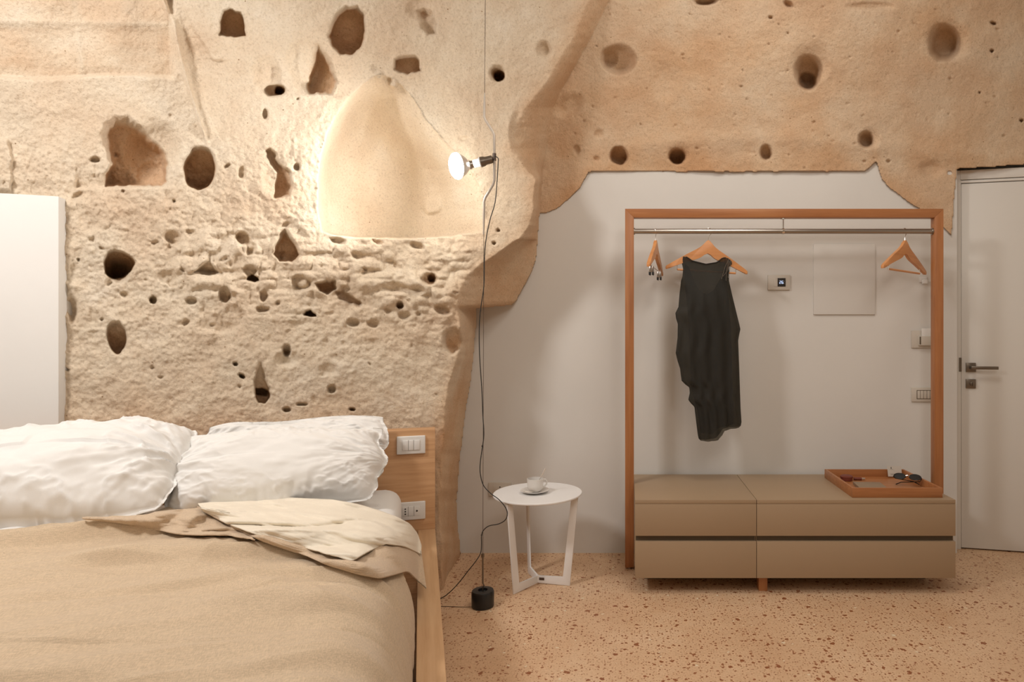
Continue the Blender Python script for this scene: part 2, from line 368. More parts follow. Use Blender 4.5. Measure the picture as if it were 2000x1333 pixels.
# hollows: (u, v, ru, rv, rot, depth, inner, skew_v)
pits = [
 (600,120,46,68,0,.03,.5),(820,15,34,30,0,.02,.3),
 (536,176,26,14,0,.06,.5),(547,176,13,11,0,.10,.5),(520,140,34,42,0,.02,.4),(972,143,18,18,35,.07,.4),(975,148,12,12,0,.13,.6),(1063,95,18,20,0,.035,.3),
 (300,290,62,70,0,.05,.4),(390,330,33,45,0,.15,.72),(187,312,12,8,0,.03,.5),
 (538,340,30,50,0,.02,.5),(580,326,8,9,0,.03,.5),(518,222,7,12,0,.03,.5),(472,335,9,16,0,.02,.4),
 (232,516,31,29,0,.15,.75),(234,530,25,28,0,.07,.4),(228,658,20,34,0,.09,.7),(338,465,22,16,30,.035,.5),(475,465,20,14,40,.05,.5),(490,485,12,16,20,.04,.5),
 (490,528,16,14,0,.03,.5),(590,552,22,17,20,.035,.6),
 (440,575,13,18,0,.05,.6),(455,580,9,12,0,.03,.5),(515,578,10,14,0,.04,.5),(513,604,17,8,0,.04,.5),(300,586,9,9,30,.05,.5),(375,588,15,9,0,.03,.5),
 (560,684,10,13,0,.06,.5),(473,735,8,5,30,.05,.5),(460,711,6,5,0,.04,.5),(648,760,10,10,0,.04,.5),(560,800,10,6,0,.04,.5),(590,790,14,4,0,.03,.5),
 (838,545,17,14,0,.055,.5),(843,543,9,10,0,.07,.6),(781,596,8,8,0,.06,.6),(790,616,14,10,0,.03,.5),(690,630,16,10,0,.03,.5),(730,632,14,10,0,.03,.5),(866,606,20,11,20,.04,.5),(818,612,7,6,0,.02,.5),
 (885,665,22,30,0,.07,.5),(142,600,12,34,0,.03,.3),(688,800,7,4,0,.05,.5),(815,480,18,8,15,.03,.5),(735,470,16,7,20,.04,.5),(965,475,5,4,0,.03,.5),(973,450,4,4,0,.03,.6),
 (560,700,30,20,0,.02,.3),(642,720,24,16,0,.015,.3),(700,500,20,9,20,.02,.5),(660,470,18,8,10,.03,.5),
 (770,560,36,14,10,.02,.4),(430,640,40,14,0,.015,.3),(330,540,26,18,0,.018,.3),(1010,250,18,40,0,.03,.4),(905,270,14,6,0,.01,.4),
]
def sdf(poly, x, y):
    d = np.full(x.shape, 1e9); ins = np.zeros(x.shape, bool); n = len(poly)
    for i in range(n):
        ax, ay = poly[i]; bx, by = poly[(i+1) % n]
        ex, ey = bx-ax, by-ay; t = np.clip(((x-ax)*ex+(y-ay)*ey)/(ex*ex+ey*ey), 0, 1)
        d = np.minimum(d, np.hypot(x-ax-t*ex, y-ay-t*ey))
        cnd = ((ay > y) != (by > y)) & (x < (bx-ax)*(y-ay)/(by-ay+1e-9)+ax); ins ^= cnd
    return np.where(ins, -d, d)
def carve_poly(D, lst):
    for k, (poly, dep, soft, grad) in enumerate(lst):
        poly = np.array(poly, float); lo = poly.min(0)-12; hi = poly.max(0)+12
        i2 = np.ix_((vs > lo[1]) & (vs < hi[1]), (us > lo[0]) & (us < hi[0]))
        x = U[i2] + 2.0*vn(V[i2]/9+k, U[i2]/11, 3); y = V[i2] + 1.6*vn(U[i2]/8, V[i2]/10+k, 4)
        sg_ = -sdf(poly, x, y); q = np.clip((y-lo[1]-12)/(hi[1]-lo[1]-24), 0, 1)
        sf = soft*(1-q)+3.5*q
        D[i2] += dep*sst(-1.0, np.maximum(sf, 2.5), sg_)*(1-grad + grad*2*q)
    return D
def carve(D, lst, jitter=0.10):
    for k, (pu, pv, ru, rv, rot, dep, inner) in enumerate(lst):
        m = (np.abs(us-pu) < max(ru, rv)*1.6), (np.abs(vs-pv) < max(ru, rv)*1.6)
        ix = np.ix_(m[1], m[0]); x = U[ix]-pu; y = V[ix]-pv; c, s = math.cos(R(rot)), math.sin(R(rot))
        xr = (x*c+y*s)/ru; yr = (-x*s+y*c)/rv
        th = np.arctan2(yr, xr)
        r = np.sqrt(xr**2+yr**2) * (1 + jitter*vn(1.1*np.cos(th)+k*3.1, 1.1*np.sin(th)+k*1.7, 8) + jitter*0.5*vn(2.7*np.cos(th)+k, 2.7*np.sin(th)+k, 9))
        rim = inner + (0.08 if inner > .55 else 0)
        q = np.clip((yr+1)/2, 0, 1); rim = np.clip(rim + 0.22*(q-0.5), 0.1, 0.93)
        D[ix] += dep * (1 - sst(rim, 1.0, r)) * (0.45 + 1.1*q)
    return D
DL = carve(DL, pits)
polys = [
 ([(436,22),(450,16),(470,24),(479,40),(481,72),(455,74),(428,68),(430,44)], .10, 6, .25),
 ([(655,28),(672,12),(700,10),(716,30),(718,62),(706,92),(688,108),(664,106),(648,92),(640,74),(646,50)], .13, 14, .35),
 ([(614,86),(622,84),(640,104),(652,125),(660,160),(650,184),(604,184),(600,168),(606,130)], .085, 22, .2),
 ([(770,116),(790,107),(812,108),(822,116),(822,140),(796,146),(768,138)], .075, 7, .2),
 ([(203,292),(193,262),(200,240),(222,224),(252,224),(275,240),(300,272),(322,292),(330,318),(326,356),(316,364),(206,364),(203,345),(214,322)], .11, 36, .35),
 ([(556,444),(568,458),(584,482),(586,500),(572,512),(545,510),(532,496),(536,480),(546,456)], .10, 14, .35),
 ([(482,548),(484,540),(495,537),(506,542),(509,549),(496,552)], .13, 3, 0),
 ([(617,553),(640,547),(657,548),(655,566),(640,577),(622,570)], .085, 6, .2),
 ([(655,570),(672,566),(690,578),(708,592),(704,600),(682,594),(660,584)], .055, 6, .2),
 ([(593,615),(596,608),(606,605),(616,612),(618,618),(604,620)], .12, 3, 0),
 ([(516,292),(528,288),(538,296),(546,318),(568,334),(572,356),(566,384),(532,388),(536,362),(540,338),(528,322),(516,308)], .06, 9, .2),
 ([(377,534),(392,516),(404,506),(412,500),(418,520),(428,534),(410,538)], .05, 12, .2),
 ([(498,760),(512,757),(526,763),(528,778),(520,788),(506,788),(499,776)], .12, 3, 0),
 ([(506,705),(514,706),(520,735),(528,758),(522,775),(498,770),(494,745)], .05, 10, .5),
 ([(812,18),(830,14),(852,24),(857,48),(852,68),(836,70),(822,56)], .045, 18, .2),
 ([(-60,262),(0,264),(18,270),(26,300),(24,345),(22,372),(-60,374)], -.022, 8, 0),
]
DL = carve_poly(DL, polys)
# scattered pocks in the rough belt
rs = np.random.RandomState(5); pk = []
for i in range(70):
    u_ = rs.uniform(130, 960); v_ = rs.normal(530, 95) if i % 3 else rs.uniform(180, 820)
    if 600 < u_ < 960 and v_ < 470: continue
    r_ = rs.uniform(3, 9); pk.append((u_, v_, r_*rs.uniform(.8, 2.2), r_, rs.uniform(-40, 40), rs.uniform(.006, .02), .3))
DL = carve(DL, pk, 0.25)
# the lit niche
nb = np.array([(628,452),(620,400),(620,350),(626,300),(638,260),(655,225),(680,192),(705,168),(728,150),(742,146),(762,152),(786,168),(808,192),(832,232),(862,268),(894,300),(920,330),(938,365),(948,410),(950,452),(925,456),(880,462),(820,466),(760,467),(700,465),(655,460)], float)
mm_ = (us > 560) & (us < 1000), (vs > 100) & (vs < 500)
ix = np.ix_(mm_[1], mm_[0]); un, vn_ = U[ix], V[ix]
sd = -sdf(nb, un, vn_) + 1.2*vn(un/9, vn_/9, 17)
gq = lambda x: np.sqrt(1-(1-np.clip(x, 0, 1))**2)
xl = np.interp(vn_, nb[:10,1][::-1], nb[:10,0][::-1])
vt = np.interp(un, nb[3:17,0], nb[3:17,1])
xr = np.interp(vn_, [146, 192, 232, 268, 300, 330, 365, 410, 455], [744, 808, 832, 862, 894, 920, 938, 948, 950])
prof = 0.40*gq((un-xl)/80)*gq((vn_-vt)/100)*(0.10+0.90*sst(0, 150, xr-un)**0.8)
edge = sst(-0.5, 3.0, sd)
inside = DL[ix]
flat = 3.22/(0.952-0.307*((un-CX)/F))
D_n = flat + 0.006*fbm(un/60, vn_/60, 3, 25) + 0.0012*vn(un/6, vn_/6, 26) + edge*(0.012 + prof)
DL[ix] = np.where(sd > 0, D_n, inside)
# small knobs on the crown of the niche
DL = carve(DL, [(740,148,12,9,0,-.035,.4),(768,163,11,11,0,-.035,.4),(845,400,24,22,0,-.02,.5)])
# --- right rock (vault above the plaster)
DR = 3.596 - 0.26*np.clip((335-V)/335, 0, 3)**1.25
DR += 0.020*fbm(U/190, V/150, 3, 41) + 0.0035*fbm(U/22, V/20, 4, 42) + 0.0012*vn(U/5, V/5, 44)
DR -= 0.02*np.exp(-((V-(292-22*np.cos((U-1480)/190.0)))/16.0)**2)*sst(1150,1300,U)*0.4
DR = np.minimum(DR, 3.603)
pr_ = [(1578,140,30,39,0,.13,.45),(1576,158,21,19,0,.10,.6),(1585,120,45,50,0,.03,.3),(1845,82,36,42,0,.12,.5),(1850,75,50,52,0,.03,.3),(1208,115,38,33,0,.075,.55),(1190,112,20,24,0,.03,.5),
 (1209,303,19,20,0,.11,.6),(1323,305,18,17,0,.14,.6),(1325,300,26,26,0,.02,.3),(1496,298,13,18,0,.08,.5),(1691,272,17,19,0,.09,.5),(1700,270,24,24,0,.02,.3),(1300,155,34,50,0,.012,.3),(1110,205,36,26,-30,.03,.3),
 (1378,2,26,10,0,.06,.5),(1170,262,12,12,0,.02,.3),(1126,292,8,12,0,.02,.4),(1165,310,8,6,0,.015,.4),(1940,45,8,4,20,.03,.5),(1937,99,4,4,0,.03,.6),(1995,235,4,4,0,.03,.6),(1855,338,5,4,0,.03,.5),(1735,315,5,4,0,.02,.5),(1700,12,60,10,0,.015,.4),(1540,8,12,8,30,.03,.4),(1913,181,3,3,0,.02,.6),(1505,34,5,4,0,.02,.5),
 (1820,330,30,24,0,.02,.3)]
for i in range(90): pr_.append((rs.uniform(1120,2010), rs.uniform(-5,330), rs.uniform(2,5), rs.uniform(2,4), rs.uniform(-40,40), rs.uniform(.004,.012), .4))
DR = carve(DR, pr_, 0.08)
# --- join
t = np.clip((U-E1)/np.maximum(E2-E1, 6), 0, 1)
up = sst(430, 380, V)
Dend = up*DR + (1-up)*3.56
Dl2 = DL + (Dend-DL)*np.where(V < 470, t**1.6, t**1.15) 
OUT = 4.0
Dright = DR + (OUT-3.56)*np.clip((V-B)/3.0, 0, 1)
Dlow = 3.56 + (OUT-3.56)*np.clip((U-E2)/3.0, 0, 1)
Dr2 = np.where(V < B, DR, np.maximum(Dright, 0))
D = np.where(U <= E2, Dl2, np.where(V < B+3, np.minimum(Dright, OUT), np.maximum(Dlow, np.minimum(Dright, OUT))))
D = np.where((U > E2) & (V > B) , np.minimum(np.maximum(Dright, Dlow), OUT), D)
# chisel grain of the side face
D += np.where((U <= E2+1) & (U > E1), 0.003*fbm(U/9, V/9, 3, 50), 0)
P = np.stack([A*D, D, CH-(V-CY)/F*D], -1)
keepv = (D < 3.92)
kf = keepv[:-1,:-1] | keepv[1:,:-1] | keepv[:-1,1:] | keepv[1:,1:]
zc = P[:-1,:-1,2]; kf &= (zc > -0.05) & (zc < 3.45)
# nothing is cut behind the headboard: coarse rows are enough there
isL = (U[:-1,:-1] < E2[:-1,:-1])
pat_shade = np.clip(0.10 + 0.75*sst(-40, 30, U-E1)*0.95 + 0.18*fbm(U/90, V/80, 3, 60) + 0.28*sst(700, 900, V) + 0.10*sst(900,1100,U) + 0.25*sst(760,880,V), 0, 1)
pat_shade = np.where(U > E2, np.clip(0.72 + 0.35*fbm(U/130, V/90, 4, 61) + 0.25*sst(60,0,B-V), 0, 1), pat_shade)
hole_shade = sst(0.035, 0.09, carve_poly(carve(np.zeros_like(DL), pits), polys)); pat_shade = np.clip(pat_shade + 0.8*hole_shade + (0.30+0.25*fbm(U/70, V/40, 3, 66))*sst(340,325,U)*sst(150,143,V)*(1-0.8*np.exp(-((V-48)/7.0)**2))*(1-0.8*np.exp(-((U-(152+0.12*(V-60)))/9.0)**2))*(U<=E2), 0, 1)  # hollows' shade painted in as ochre; upper-left ashlar faces also tinted ochre
sdn = np.zeros_like(U)+1; sdn[ix] = 1 - 0.9*sst(-6, 6, sd)*0.9; pat_shade *= sdn
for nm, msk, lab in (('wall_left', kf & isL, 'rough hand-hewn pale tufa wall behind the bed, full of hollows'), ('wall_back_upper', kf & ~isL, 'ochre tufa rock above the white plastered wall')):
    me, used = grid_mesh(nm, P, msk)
    a_ = me.attributes.new('patina_shade', 'FLOAT', 'POINT'); a_.data.foreach_set('value', pat_shade.ravel()[used].astype(np.float32))
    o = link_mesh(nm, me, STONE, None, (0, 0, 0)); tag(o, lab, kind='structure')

# white pier left of the bed
m = MB(); m.box((-2.6, 0.078, 0), (-1.452, 0.20, 1.79), BM); m.done('wall_pier', PLASTER_BED, bevel=0.004)
tag(bpy.data.objects['wall_pier'], 'white plastered pier beside the bed at the left edge', kind='structure')

# ------------------------------------------------------------------ door (set at an angle)
DP = Vector((1.922-0.03, 3.68+0.0066, 0)); DM = Matrix.Translation(DP) @ Matrix.Rotation(-R(12.5), 4, 'Z')
door = empty('door_1', DP, -R(12.5)); tag(door, 'flush white door at the right edge with dark lever handle', kind='structure')
MB().box((0.030, 0.0, 0.008), (0.83, 0.04, 2.10), DM).done('door_leaf', DOORM, door, 0.0015)
m = MB(); m.box((-0.045, -0.012, 0.0), (0.022, 0.12, 2.175), DM); m.done('door_jamb', DOORM, door, 0.002)
m = MB(); m.box((0.018, -0.006, 0.0), (0.027, 0.10, 2.12), DM); m.done('door_jamb_lip', DOORM, door, 0.001)
m = MB(); m.box((0.022, -0.012, 2.122), (0.92, 0.12, 2.175), DM); m.done('door_head', DOORM, door, 0.002)
m = MB(); m.box((0.027, -0.006, 2.104), (0.92, 0.10, 2.118), DM); m.done('door_head_lip', DOORM, door, 0.001)
MB().box((0.022, 0.045, 0.0), (0.90, 0.06, 2.12), DM).done('door_backing', DARKHOLE, door)
hx, hz = 0.078, CH-(718-CY)/F*3.66
m = MB(); m.box((hx-0.026, -0.012, hz-0.026), (hx+0.026, 0.0, hz+0.026), DM); ro = m.done('handle_rosette', BRONZE, door, 0.002)
m = MB(); m.box((hx-0.010, -0.052, hz-0.009), (hx+0.010, -0.008, hz+0.009), DM); m.box((hx-0.010, -0.055, hz-0.010), (hx+0.130, -0.043, hz+0.008), DM); m.done('door_handle', BRONZE, door, 0.002)
kz = CH-(750-CY)/F*3.66
m = MB(); m.box((hx-0.026, -0.011, kz-0.026), (hx+0.026, 0.0, kz+0.026), DM); m.done('lock_rosette', BRONZE, door, 0.002)
m = MB(); m.tube([(hx+0.005, -0.011, kz), (hx+0.005, -0.022, kz)], 0.012, 16, DM); m.box((hx+0.002, -0.034, kz-0.012), (hx+0.008, -0.018, kz+0.012), DM); m.done('thumb_turn', BRONZE, door, 0.001)
MB().box((0.014, -0.014, hz+0.03-0.055), (0.028, -0.005, hz+0.055), DM).done('strike_plate', BRONZE, door)
# wall return behind the door line
tag(MB().box((1.80, 3.80, 0), (2.80, 3.95, 3.3)).done('wall_door_side', PLASTER, smooth=0), kind='structure')

# ------------------------------------------------------------------ bed frame
bed = empty('bed', BO, BRZ); tag(bed, 'low oak double bed with panel headboard against the rock wall', 'bed')
hb = MB().box((-1.80, 0.0, 0.02), (0.0, 0.075, 0.797), BM).done('headboard', OAKX, bed, 0.002)
MB().box((-0.075, -2.14, 0.06), (0.0, -0.001, 0.338), BM).done('side_rail', OAKY, bed, 0.002)
MB().box((-1.80, -2.14, 0.06), (-1.725, -0.001, 0.338), BM).done('side_rail', OAKY, bed, 0.002)
MB().box((-1.725, -2.14, 0.06), (-0.075, -2.08, 0.338), BM).done('foot_rail', OAKX, bed, 0.002)
MB().box((-1.725, -2.08, 0.16), (-0.075, -0.001, 0.20), BM).done('slatted_base', OAKX, bed)
for x in (-0.09, -1.77):
    for y in (-2.08, -0.9): MB().box((x, y, 0.0), (x+0.06, y+0.06, 0.062), BM).done('leg', OAKX, bed, 0.002)
def bed_plate(zc, kind):
    xc = -0.105
    pl_ = MB().box((xc-0.062, -0.012, zc-0.041), (xc+0.062, 0.0, zc+0.041), BM).done('switch_plate' if kind == 's' else 'socket_plate', WHITEP, bed, 0.004, 3)
    if kind == 's':
        for k, (a, b) in enumerate(((-0.037, -0.012), (-0.0105, 0.0105), (0.012, 0.037))):
            MB().box((xc+a, -0.016, zc-0.022), (xc+b, -0.010, zc+0.022), BM).done('rocker', WHITEP, pl_, 0.0012)
        for a in (-0.0113, 0.0112):
            MB().box((xc+a-0.0006, -0.0135, zc-0.023), (xc+a+0.0006, -0.011, zc+0.023), BM).done('seam', GROOVE, pl_)
    else:
        MB().box((xc-0.037, -0.0135, zc-0.022), (xc+0.037, -0.010, zc+0.022), BM).done('socket_insert', WHITEP, pl_, 0.001)
        for dz in (-0.0115, 0, 0.0115): MB().tube([(xc-0.025, -0.012, zc+dz), (xc-0.025, -0.0145, zc+dz)], 0.0034, 10, BM).done('socket_hole', DARKHOLE, pl_)
        MB().tube([(xc+0.025, -0.012, zc), (xc+0.025, -0.0150, zc)], 0.0042, 12, BM).done('antenna_hole', DARKHOLE, pl_)
        for a in (-0.0125, 0.0125): MB().box((xc+a-0.0006, -0.0142, zc-0.022), (xc+a+0.0006, -0.013, zc+0.022), BM).done('seam', GROOVE, pl_)
bed_plate(0.730, 's'); bed_plate(0.430, 'p')

# ------------------------------------------------------------------ mattress
def H(x, y):
    """top of the duvet over the bed plane (bed coordinates)"""
    e = np.clip((x + 0.30)/0.222, 0, 1)
    z = 0.335 + 0.262*np.sqrt(np.clip(1 - e**2.6, 0, 1))
    flat = 1-e**2
    wv = 0.050*fbm(x/0.75, y/0.17 + 0.35*np.sin(x*3), 3, 71) + 0.018*fbm(x/0.45, y/0.16, 2, 74)
    wv = wv + 0.010*fbm(x*0+y/0.11, x/0.3, 2, 77)*sst(-0.5, -0.15, x)
    wv = wv + 0.026*((1-np.abs(fbm(x/1.3+0.4*y, y/0.34 + 0.5*x, 2, 101))*1.6).clip(0, 1)**5 - 0.25)
    wv = wv + 0.012*((1-np.abs(fbm(x/0.6+1.2*y, y/0.22 - 0.6*x, 2, 105))*1.5).clip(0, 1)**6 - 0.2)
    ph = y/0.235 + 0.55*fbm(x/0.55, y/0.6, 2, 111) + 0.30*x
    t_ = 1 - (ph - np.floor(ph)); saw = np.where(t_ < 0.78, (t_/0.78)**1.5, sst(1.0, 0.78, t_))
    wv = wv*0.55 + 0.046*(saw-0.5)*sst(-0.35, 0.25, fbm(x/0.45+0.5*ph, np.floor(ph+0.26)*3.7, 2, 113))
    return z + wv*(0.2+0.8*flat) + 0.004
m = MB(); m.box((-1.70, -2.06, 0.21), (-0.145, -0.02, 0.550), BM)
mt = m.done('mattress', WHITEC, None, 0.065, 6)
tag(mt, 'mattress in a white fitted sheet showing at the pillow corner', 'mattress')

# ------------------------------------------------------------------ duvet
def bedw(x, y, z):
    return np.stack([BO.x + x*br.x + y*bd.x, BO.y + x*br.y + y*bd.y, z], -1)
duvet = empty('duvet', BO + br*(-0.9) + bd*(-1.2) + Vector((0,0,0.56)), BRZ); tag(duvet, 'beige linen duvet spread over the bed, top corner turned back', 'duvet')
tt = np.linspace(0, 1, 90)
xs_ = np.concatenate([np.linspace(-1.72, -0.31, 230), -0.30 + 0.222*np.sin(tt*math.pi/2)])
ys_ = np.linspace(-2.13, -0.33, 420)
X, Y = np.meshgrid(xs_, ys_)
Zd = H(X, Y); Zd = np.where(X <= -0.0781, Zd, np.minimum(Zd, 0.345))
edge_w = 0.006*fbm(Y/0.07, Y*0, 3, 90)*sst(-0.16, -0.08, X)
Pd = bedw(X + edge_w - 0.004, Y, Zd)
lim = np.interp(X, [-1.8, -1.25, -0.95, -0.7, -0.42, -0.1, 0], [-0.345, -0.345, -0.42, -0.55, -0.78, -1.0, -1.0])
kd = (Y < lim)[:-1, :-1]
me, _ = grid_mesh('top_sheet', Pd, kd); link_mesh('linen_cover', me, LINEN, duvet)
# skirt of the duvet tucked down beside the rail
ys2 = np.linspace(-2.13, -1.0, 200); zz = np.linspace(0.375, 0.21, 8)
Y2, Z2 = np.meshgrid(ys2, zz); X2 = -0.083 + 0.006*fbm(Y2/0.07, Y2*0, 3, 90) - 0.004 + 0*Y2
me, _ = grid_mesh('tucked_edge', bedw(X2, Y2, Z2)); link_mesh('tucked_edge', me, LINEN, duvet)

def onbed(u, v, off):
    """pixel rays -> points on the duvet surface + off"""
    a = (u-CX)/F; b = (v-CY)/F
    res = np.full(u.shape, np.nan); 
    for Dq in np.arange(1.2, 3.2, 0.004):
        x = a*Dq - BO.x; y = Dq - BO.y
        xb = x*br.x + y*br.y; yb = x*bd.x + y*bd.y
        z = CH - b*Dq
        hit = np.isnan(res) & ((z < H(np.minimum(xb, -0.079), yb) + off) | ((xb > -0.079) & (z < 0.34 + off)))
        res = np.where(hit, Dq, res)
    res = np.where(np.isnan(res), 2.2, res)
    return res
def loft(name, top, bot, mt_, nu=160, nv=36, off=0.012, rip=None, lift=None, solid=0.004, lbl=None):
    top = np.array(top, float); bot = np.array(bot, float)
    s = np.linspace(0, 1, nu)
    def rs_(c):
        d = np.r_[0, np.cumsum(np.hypot(*np.diff(c, axis=0).T))]; d /= d[-1]
        cu, cv = np.interp(s, d, c[:,0]), np.interp(s, d, c[:,1])
        k = np.ones(7)/7; pad = lambda q: np.convolve(np.pad(q, 3, mode='edge'), k, 'valid')
        return pad(cu), pad(cv)
    tu, tv = rs_(top); bu, bv = rs_(bot)
    q = np.linspace(0, 1, nv)[:, None]
    u = tu[None]*(1-q) + bu[None]*q; v = tv[None]*(1-q) + bv[None]*q
    Dq = onbed(u, v, off)
    k = np.ones(5)/5
    for _ in range(3):
        Dq = np.apply_along_axis(lambda r_: np.convolve(np.pad(r_, 2, mode='edge'), k, 'valid'), 1, Dq)
    S, Q = np.meshgrid(s, q[:, 0])
    hgt = np.zeros_like(S)
    if rip is not None: hgt = hgt + rip(S, Q, u, v)
    if lift is not None: hgt = hgt + lift(S, Q)
    # move along the ray towards the eye by the wanted height over the cloth
    Dq = Dq - hgt*1.8
    Pq = np.stack([(u-CX)/F*Dq, Dq, CH-(v-CY)/F*Dq], -1)
    me, _ = grid_mesh(name, Pq)
    o = link_mesh(name, me, mt_, duvet)
    sm = o.modifiers.new('solid', 'SOLIDIFY'); sm.thickness = solid; sm.offset = 0
    return o
rip1 = lambda S, Q, u, v: 0.009*fbm((u+2.2*(v-980))/150, (v-980-0.28*(u-500))/11, 2, 81) + 0.004*fbm(u/50, v/16, 2, 83)
loft('turned_back_lining', [(385,985),(440,979),(560,973),(650,977),(700,986),(740,998),(775,1011),(800,1024),(815,1043),(823,1068)],
     [(396,998),(440,1022),(500,1045),(560,1061),(640,1083),(688,1097),(720,1078),(752,1063),(790,1068),(824,1084)], CREAM, 260, 60, 0.034, rip1, lambda S,Q: 0.014*np.sin(math.pi*np.clip(Q,0,1)))
loft('turned_back_border', [(380,986),(436,1018),(500,1041),(560,1057),(640,1079),(688,1091),(720,1072),(752,1057),(790,1062),(824,1076)],
     [(384,990),(424,1014),(480,1043),(520,1060),(600,1087),(640,1104),(700,1122),(740,1131),(770,1124),(796,1116),(812,1132),(834,1151)], LINEN2, 220, 40, 0.016,
     lambda S, Q, u, v: 0.004*fbm(u/60, v/20, 2, 84), lambda S, Q: 0.010*(1-np.abs(2*Q-1)**2) + 0.004)
loft('rumpled_edge', [(160,1011),(230,1011),(290,1006),(320,994),(345,985),(370,984),(400,998),(440,1020),(480,1042)],
     [(160,1014),(230,1021),(280,1030),(330,1041),(360,1045),(400,1046),(440,1046),(480,1052),(500,1056)], LINEN2, 180, 40, 0.014,
     lambda S, Q, u, v: 0.016*np.sin((u-300)/12.0 + (v-1000)/9)*np.exp(-((u-360)/50.0)**2)*(1-0.6*Q) + 0.010*fbm(u/30, v/14, 2, 85), lambda S, Q: 0.020*np.sin(math.pi*Q)*np.sin(math.pi*np.clip(S,0,1)))

# ------------------------------------------------------------------ pillows
def pillow(label, xc, width, foot, top, thick, seed, group, skew=0.0, flange=0.014, zr=0.0, wr=1.0, swell=None):
    """foot/top = (y,z) bed coordinates of the lower and upper seam"""
    n, m_ = 150, 110
    s = np.linspace(-1, 1, n); t = np.linspace(-1, 1, m_); S, T = np.meshgrid(s, t)
    hw = width/2
    f = Vector((0, foot[0], foot[1])); tp = Vector((0, top[0], top[1])); hv = (tp-f); hl = hv.length/2; hv.normalize()
    nrm = Vector((0, -hv.z, hv.y)); mid = (f+tp)/2
    fw = flange/hw; fh = flange/hl
    si = np.clip(np.abs(S)/(1-fw), 0, 1); ti = np.clip(np.abs(T)/(1-fh), 0, 1)
    env = (np.clip(1-si**2.6, 0, 1)**0.52) * (np.clip(1-ti**2.4, 0, 1)**0.52)
    if swell is not None: env = env*swell(S, T)
    ang = np.arctan2(T*hl*1.0, (np.abs(S)-1.05)*hw)
    rad = np.hypot(T*hl, (np.abs(S)-1.0)*hw)
    fan = fbm(ang*5.0 + np.sign(S)*5, rad/0.25, 3, seed) * np.exp(-rad/0.20)
    ed = fbm(S*11+seed, T*2.0, 2, seed+3) * sst(0.35, 0.95, np.abs(T)) * (1-sst(0.93, 1.0, np.abs(T)))
    gen = fbm(S*2.6, T*2.2, 3, seed+5)
    crease = (1-np.abs(fbm(S*5+T*2.0, T*3.5-S*1.2, 3, seed+11)))**5
    wrk = wr*(0.030*fan + 0.010*ed + 0.010*gen + 0.010*(crease-0.4)*sst(0.25, 0.85, np.maximum(np.abs(S), np.abs(T))))
    pin = np.sqrt(1 - 0.13*T**4) * (1-0.03*np.cos(T*5+seed))
    pinh = np.sqrt(1 - 0.20*S**6) * (1-0.03*np.cos(S*6+seed))
    layers = []
    for sg in (1, -1):
        h = sg*(thick/2)*env*(1.15 if sg > 0 else 0.85) + (wrk*env**0.4 if sg > 0 else 0) 
        flw = 0.010*fbm(S*6+seed, T*6, 2, seed+8)*(1-env)
        xx = xc + hw*(S*pin*(1+0.04*fbm(T*3, S*0, 2, seed+20))) + skew*T*hl
        yy = mid.y + hv.y*T*hl*pinh + nrm.y*(h+flw); zz_ = mid.z + hv.z*T*hl*pinh*(1+0.05*fbm(S*2.5, S*0, 2, seed+22)) + nrm.z*(h+flw) + zr*S
        layers.append(bedw(xx, yy, zz_))
    c0, c1 = layers
    # one closed skin: front grid, back grid, joined all round
    nvv = n*m_; co = np.concatenate([c0.reshape(-1,3), c1.reshape(-1,3)])
    idx = np.arange(nvv).reshape(m_, n)
    q1 = np.stack([idx[:-1,:-1], idx[:-1,1:], idx[1:,1:], idx[1:,:-1]], -1).reshape(-1,4)
    q2 = q1[:, ::-1] + nvv
    rim = np.concatenate([idx[0,:], idx[1:,-1], idx[-1,-2::-1], idx[-2:0:-1,0]]); rn = np.roll(rim, -1)
    q3 = np.stack([rn, rim, rim+nvv, rn+nvv], -1)
    q = np.concatenate([q1, q2, q3])
    me = bpy.data.meshes.new('pillow')
    me.from_pydata(co.tolist(), [], q.tolist()); me.update(); me.shade_smooth()
    o = link_mesh('pillow', me, WHITEC); tag(o, label, 'pillow', group)
    return o
PG = 'white pillows at the head of the bed'
pillow('white pillow in front at the right, above the turned-back duvet corner', -0.575, 0.73, (-0.44, 0.588), (-0.20, 0.845), 0.20, 3, PG, 0.04, wr=1.05)
pillow('white pillow tucked behind the right-hand pillow, its upper edge showing', -0.560, 0.71, (-0.16, 0.60), (-0.045, 0.872), 0.10, 33, PG, 0.03, zr=0.010, wr=1.3)
pillow('plump wide white pillow on the left side of the bed', -1.33, 0.88, (-0.55, 0.60), (-0.12, 0.845), 0.30, 57, PG, 0.04, wr=2.0, zr=0.022)

# ------------------------------------------------------------------ clothes rack
RY = 3.36
rack = empty('clothes_rack', (0.83, RY, 0)); tag(rack, 'tall reddish wooden clothes rack frame standing behind the drawer units', 'clothes rack')
zt = 1.894; pw = 0.046; x0 = -0.011; x1 = 1.661; y0, y1 = RY, RY+0.046
def mitre(poly, mt_, nm): 
    MB().prism(poly, 0.046, Matrix.Translation((0, RY+0.023, 0))).done(nm, mt_, rack, 0.0012)
mitre([(x0, 0.008), (x0+pw, 0.008), (x0+pw, zt-pw), (x0, zt)], TEAKZ, 'post')
mitre([(x1-pw, 0.008), (x1, 0.008), (x1, zt), (x1-pw, zt-pw)], TEAKZ, 'post')
mitre([(x0, zt), (x0+pw, zt-pw), (x1-pw, zt-pw), (x1, zt)], TEAKX, 'top_beam')
for x in (x0+pw/2, x1-pw/2): MB().tube([(x, RY+0.023, 0), (x, RY+0.023, 0.009)], 0.014, 14).done('foot', STEEL, rack)
rz = 1.779; RYC = RY+0.023
MB().tube([(x0+pw, RYC, rz), (x1-pw, RYC, rz)], 0.0135, 24).done('hanging_rail', STEEL, rack)
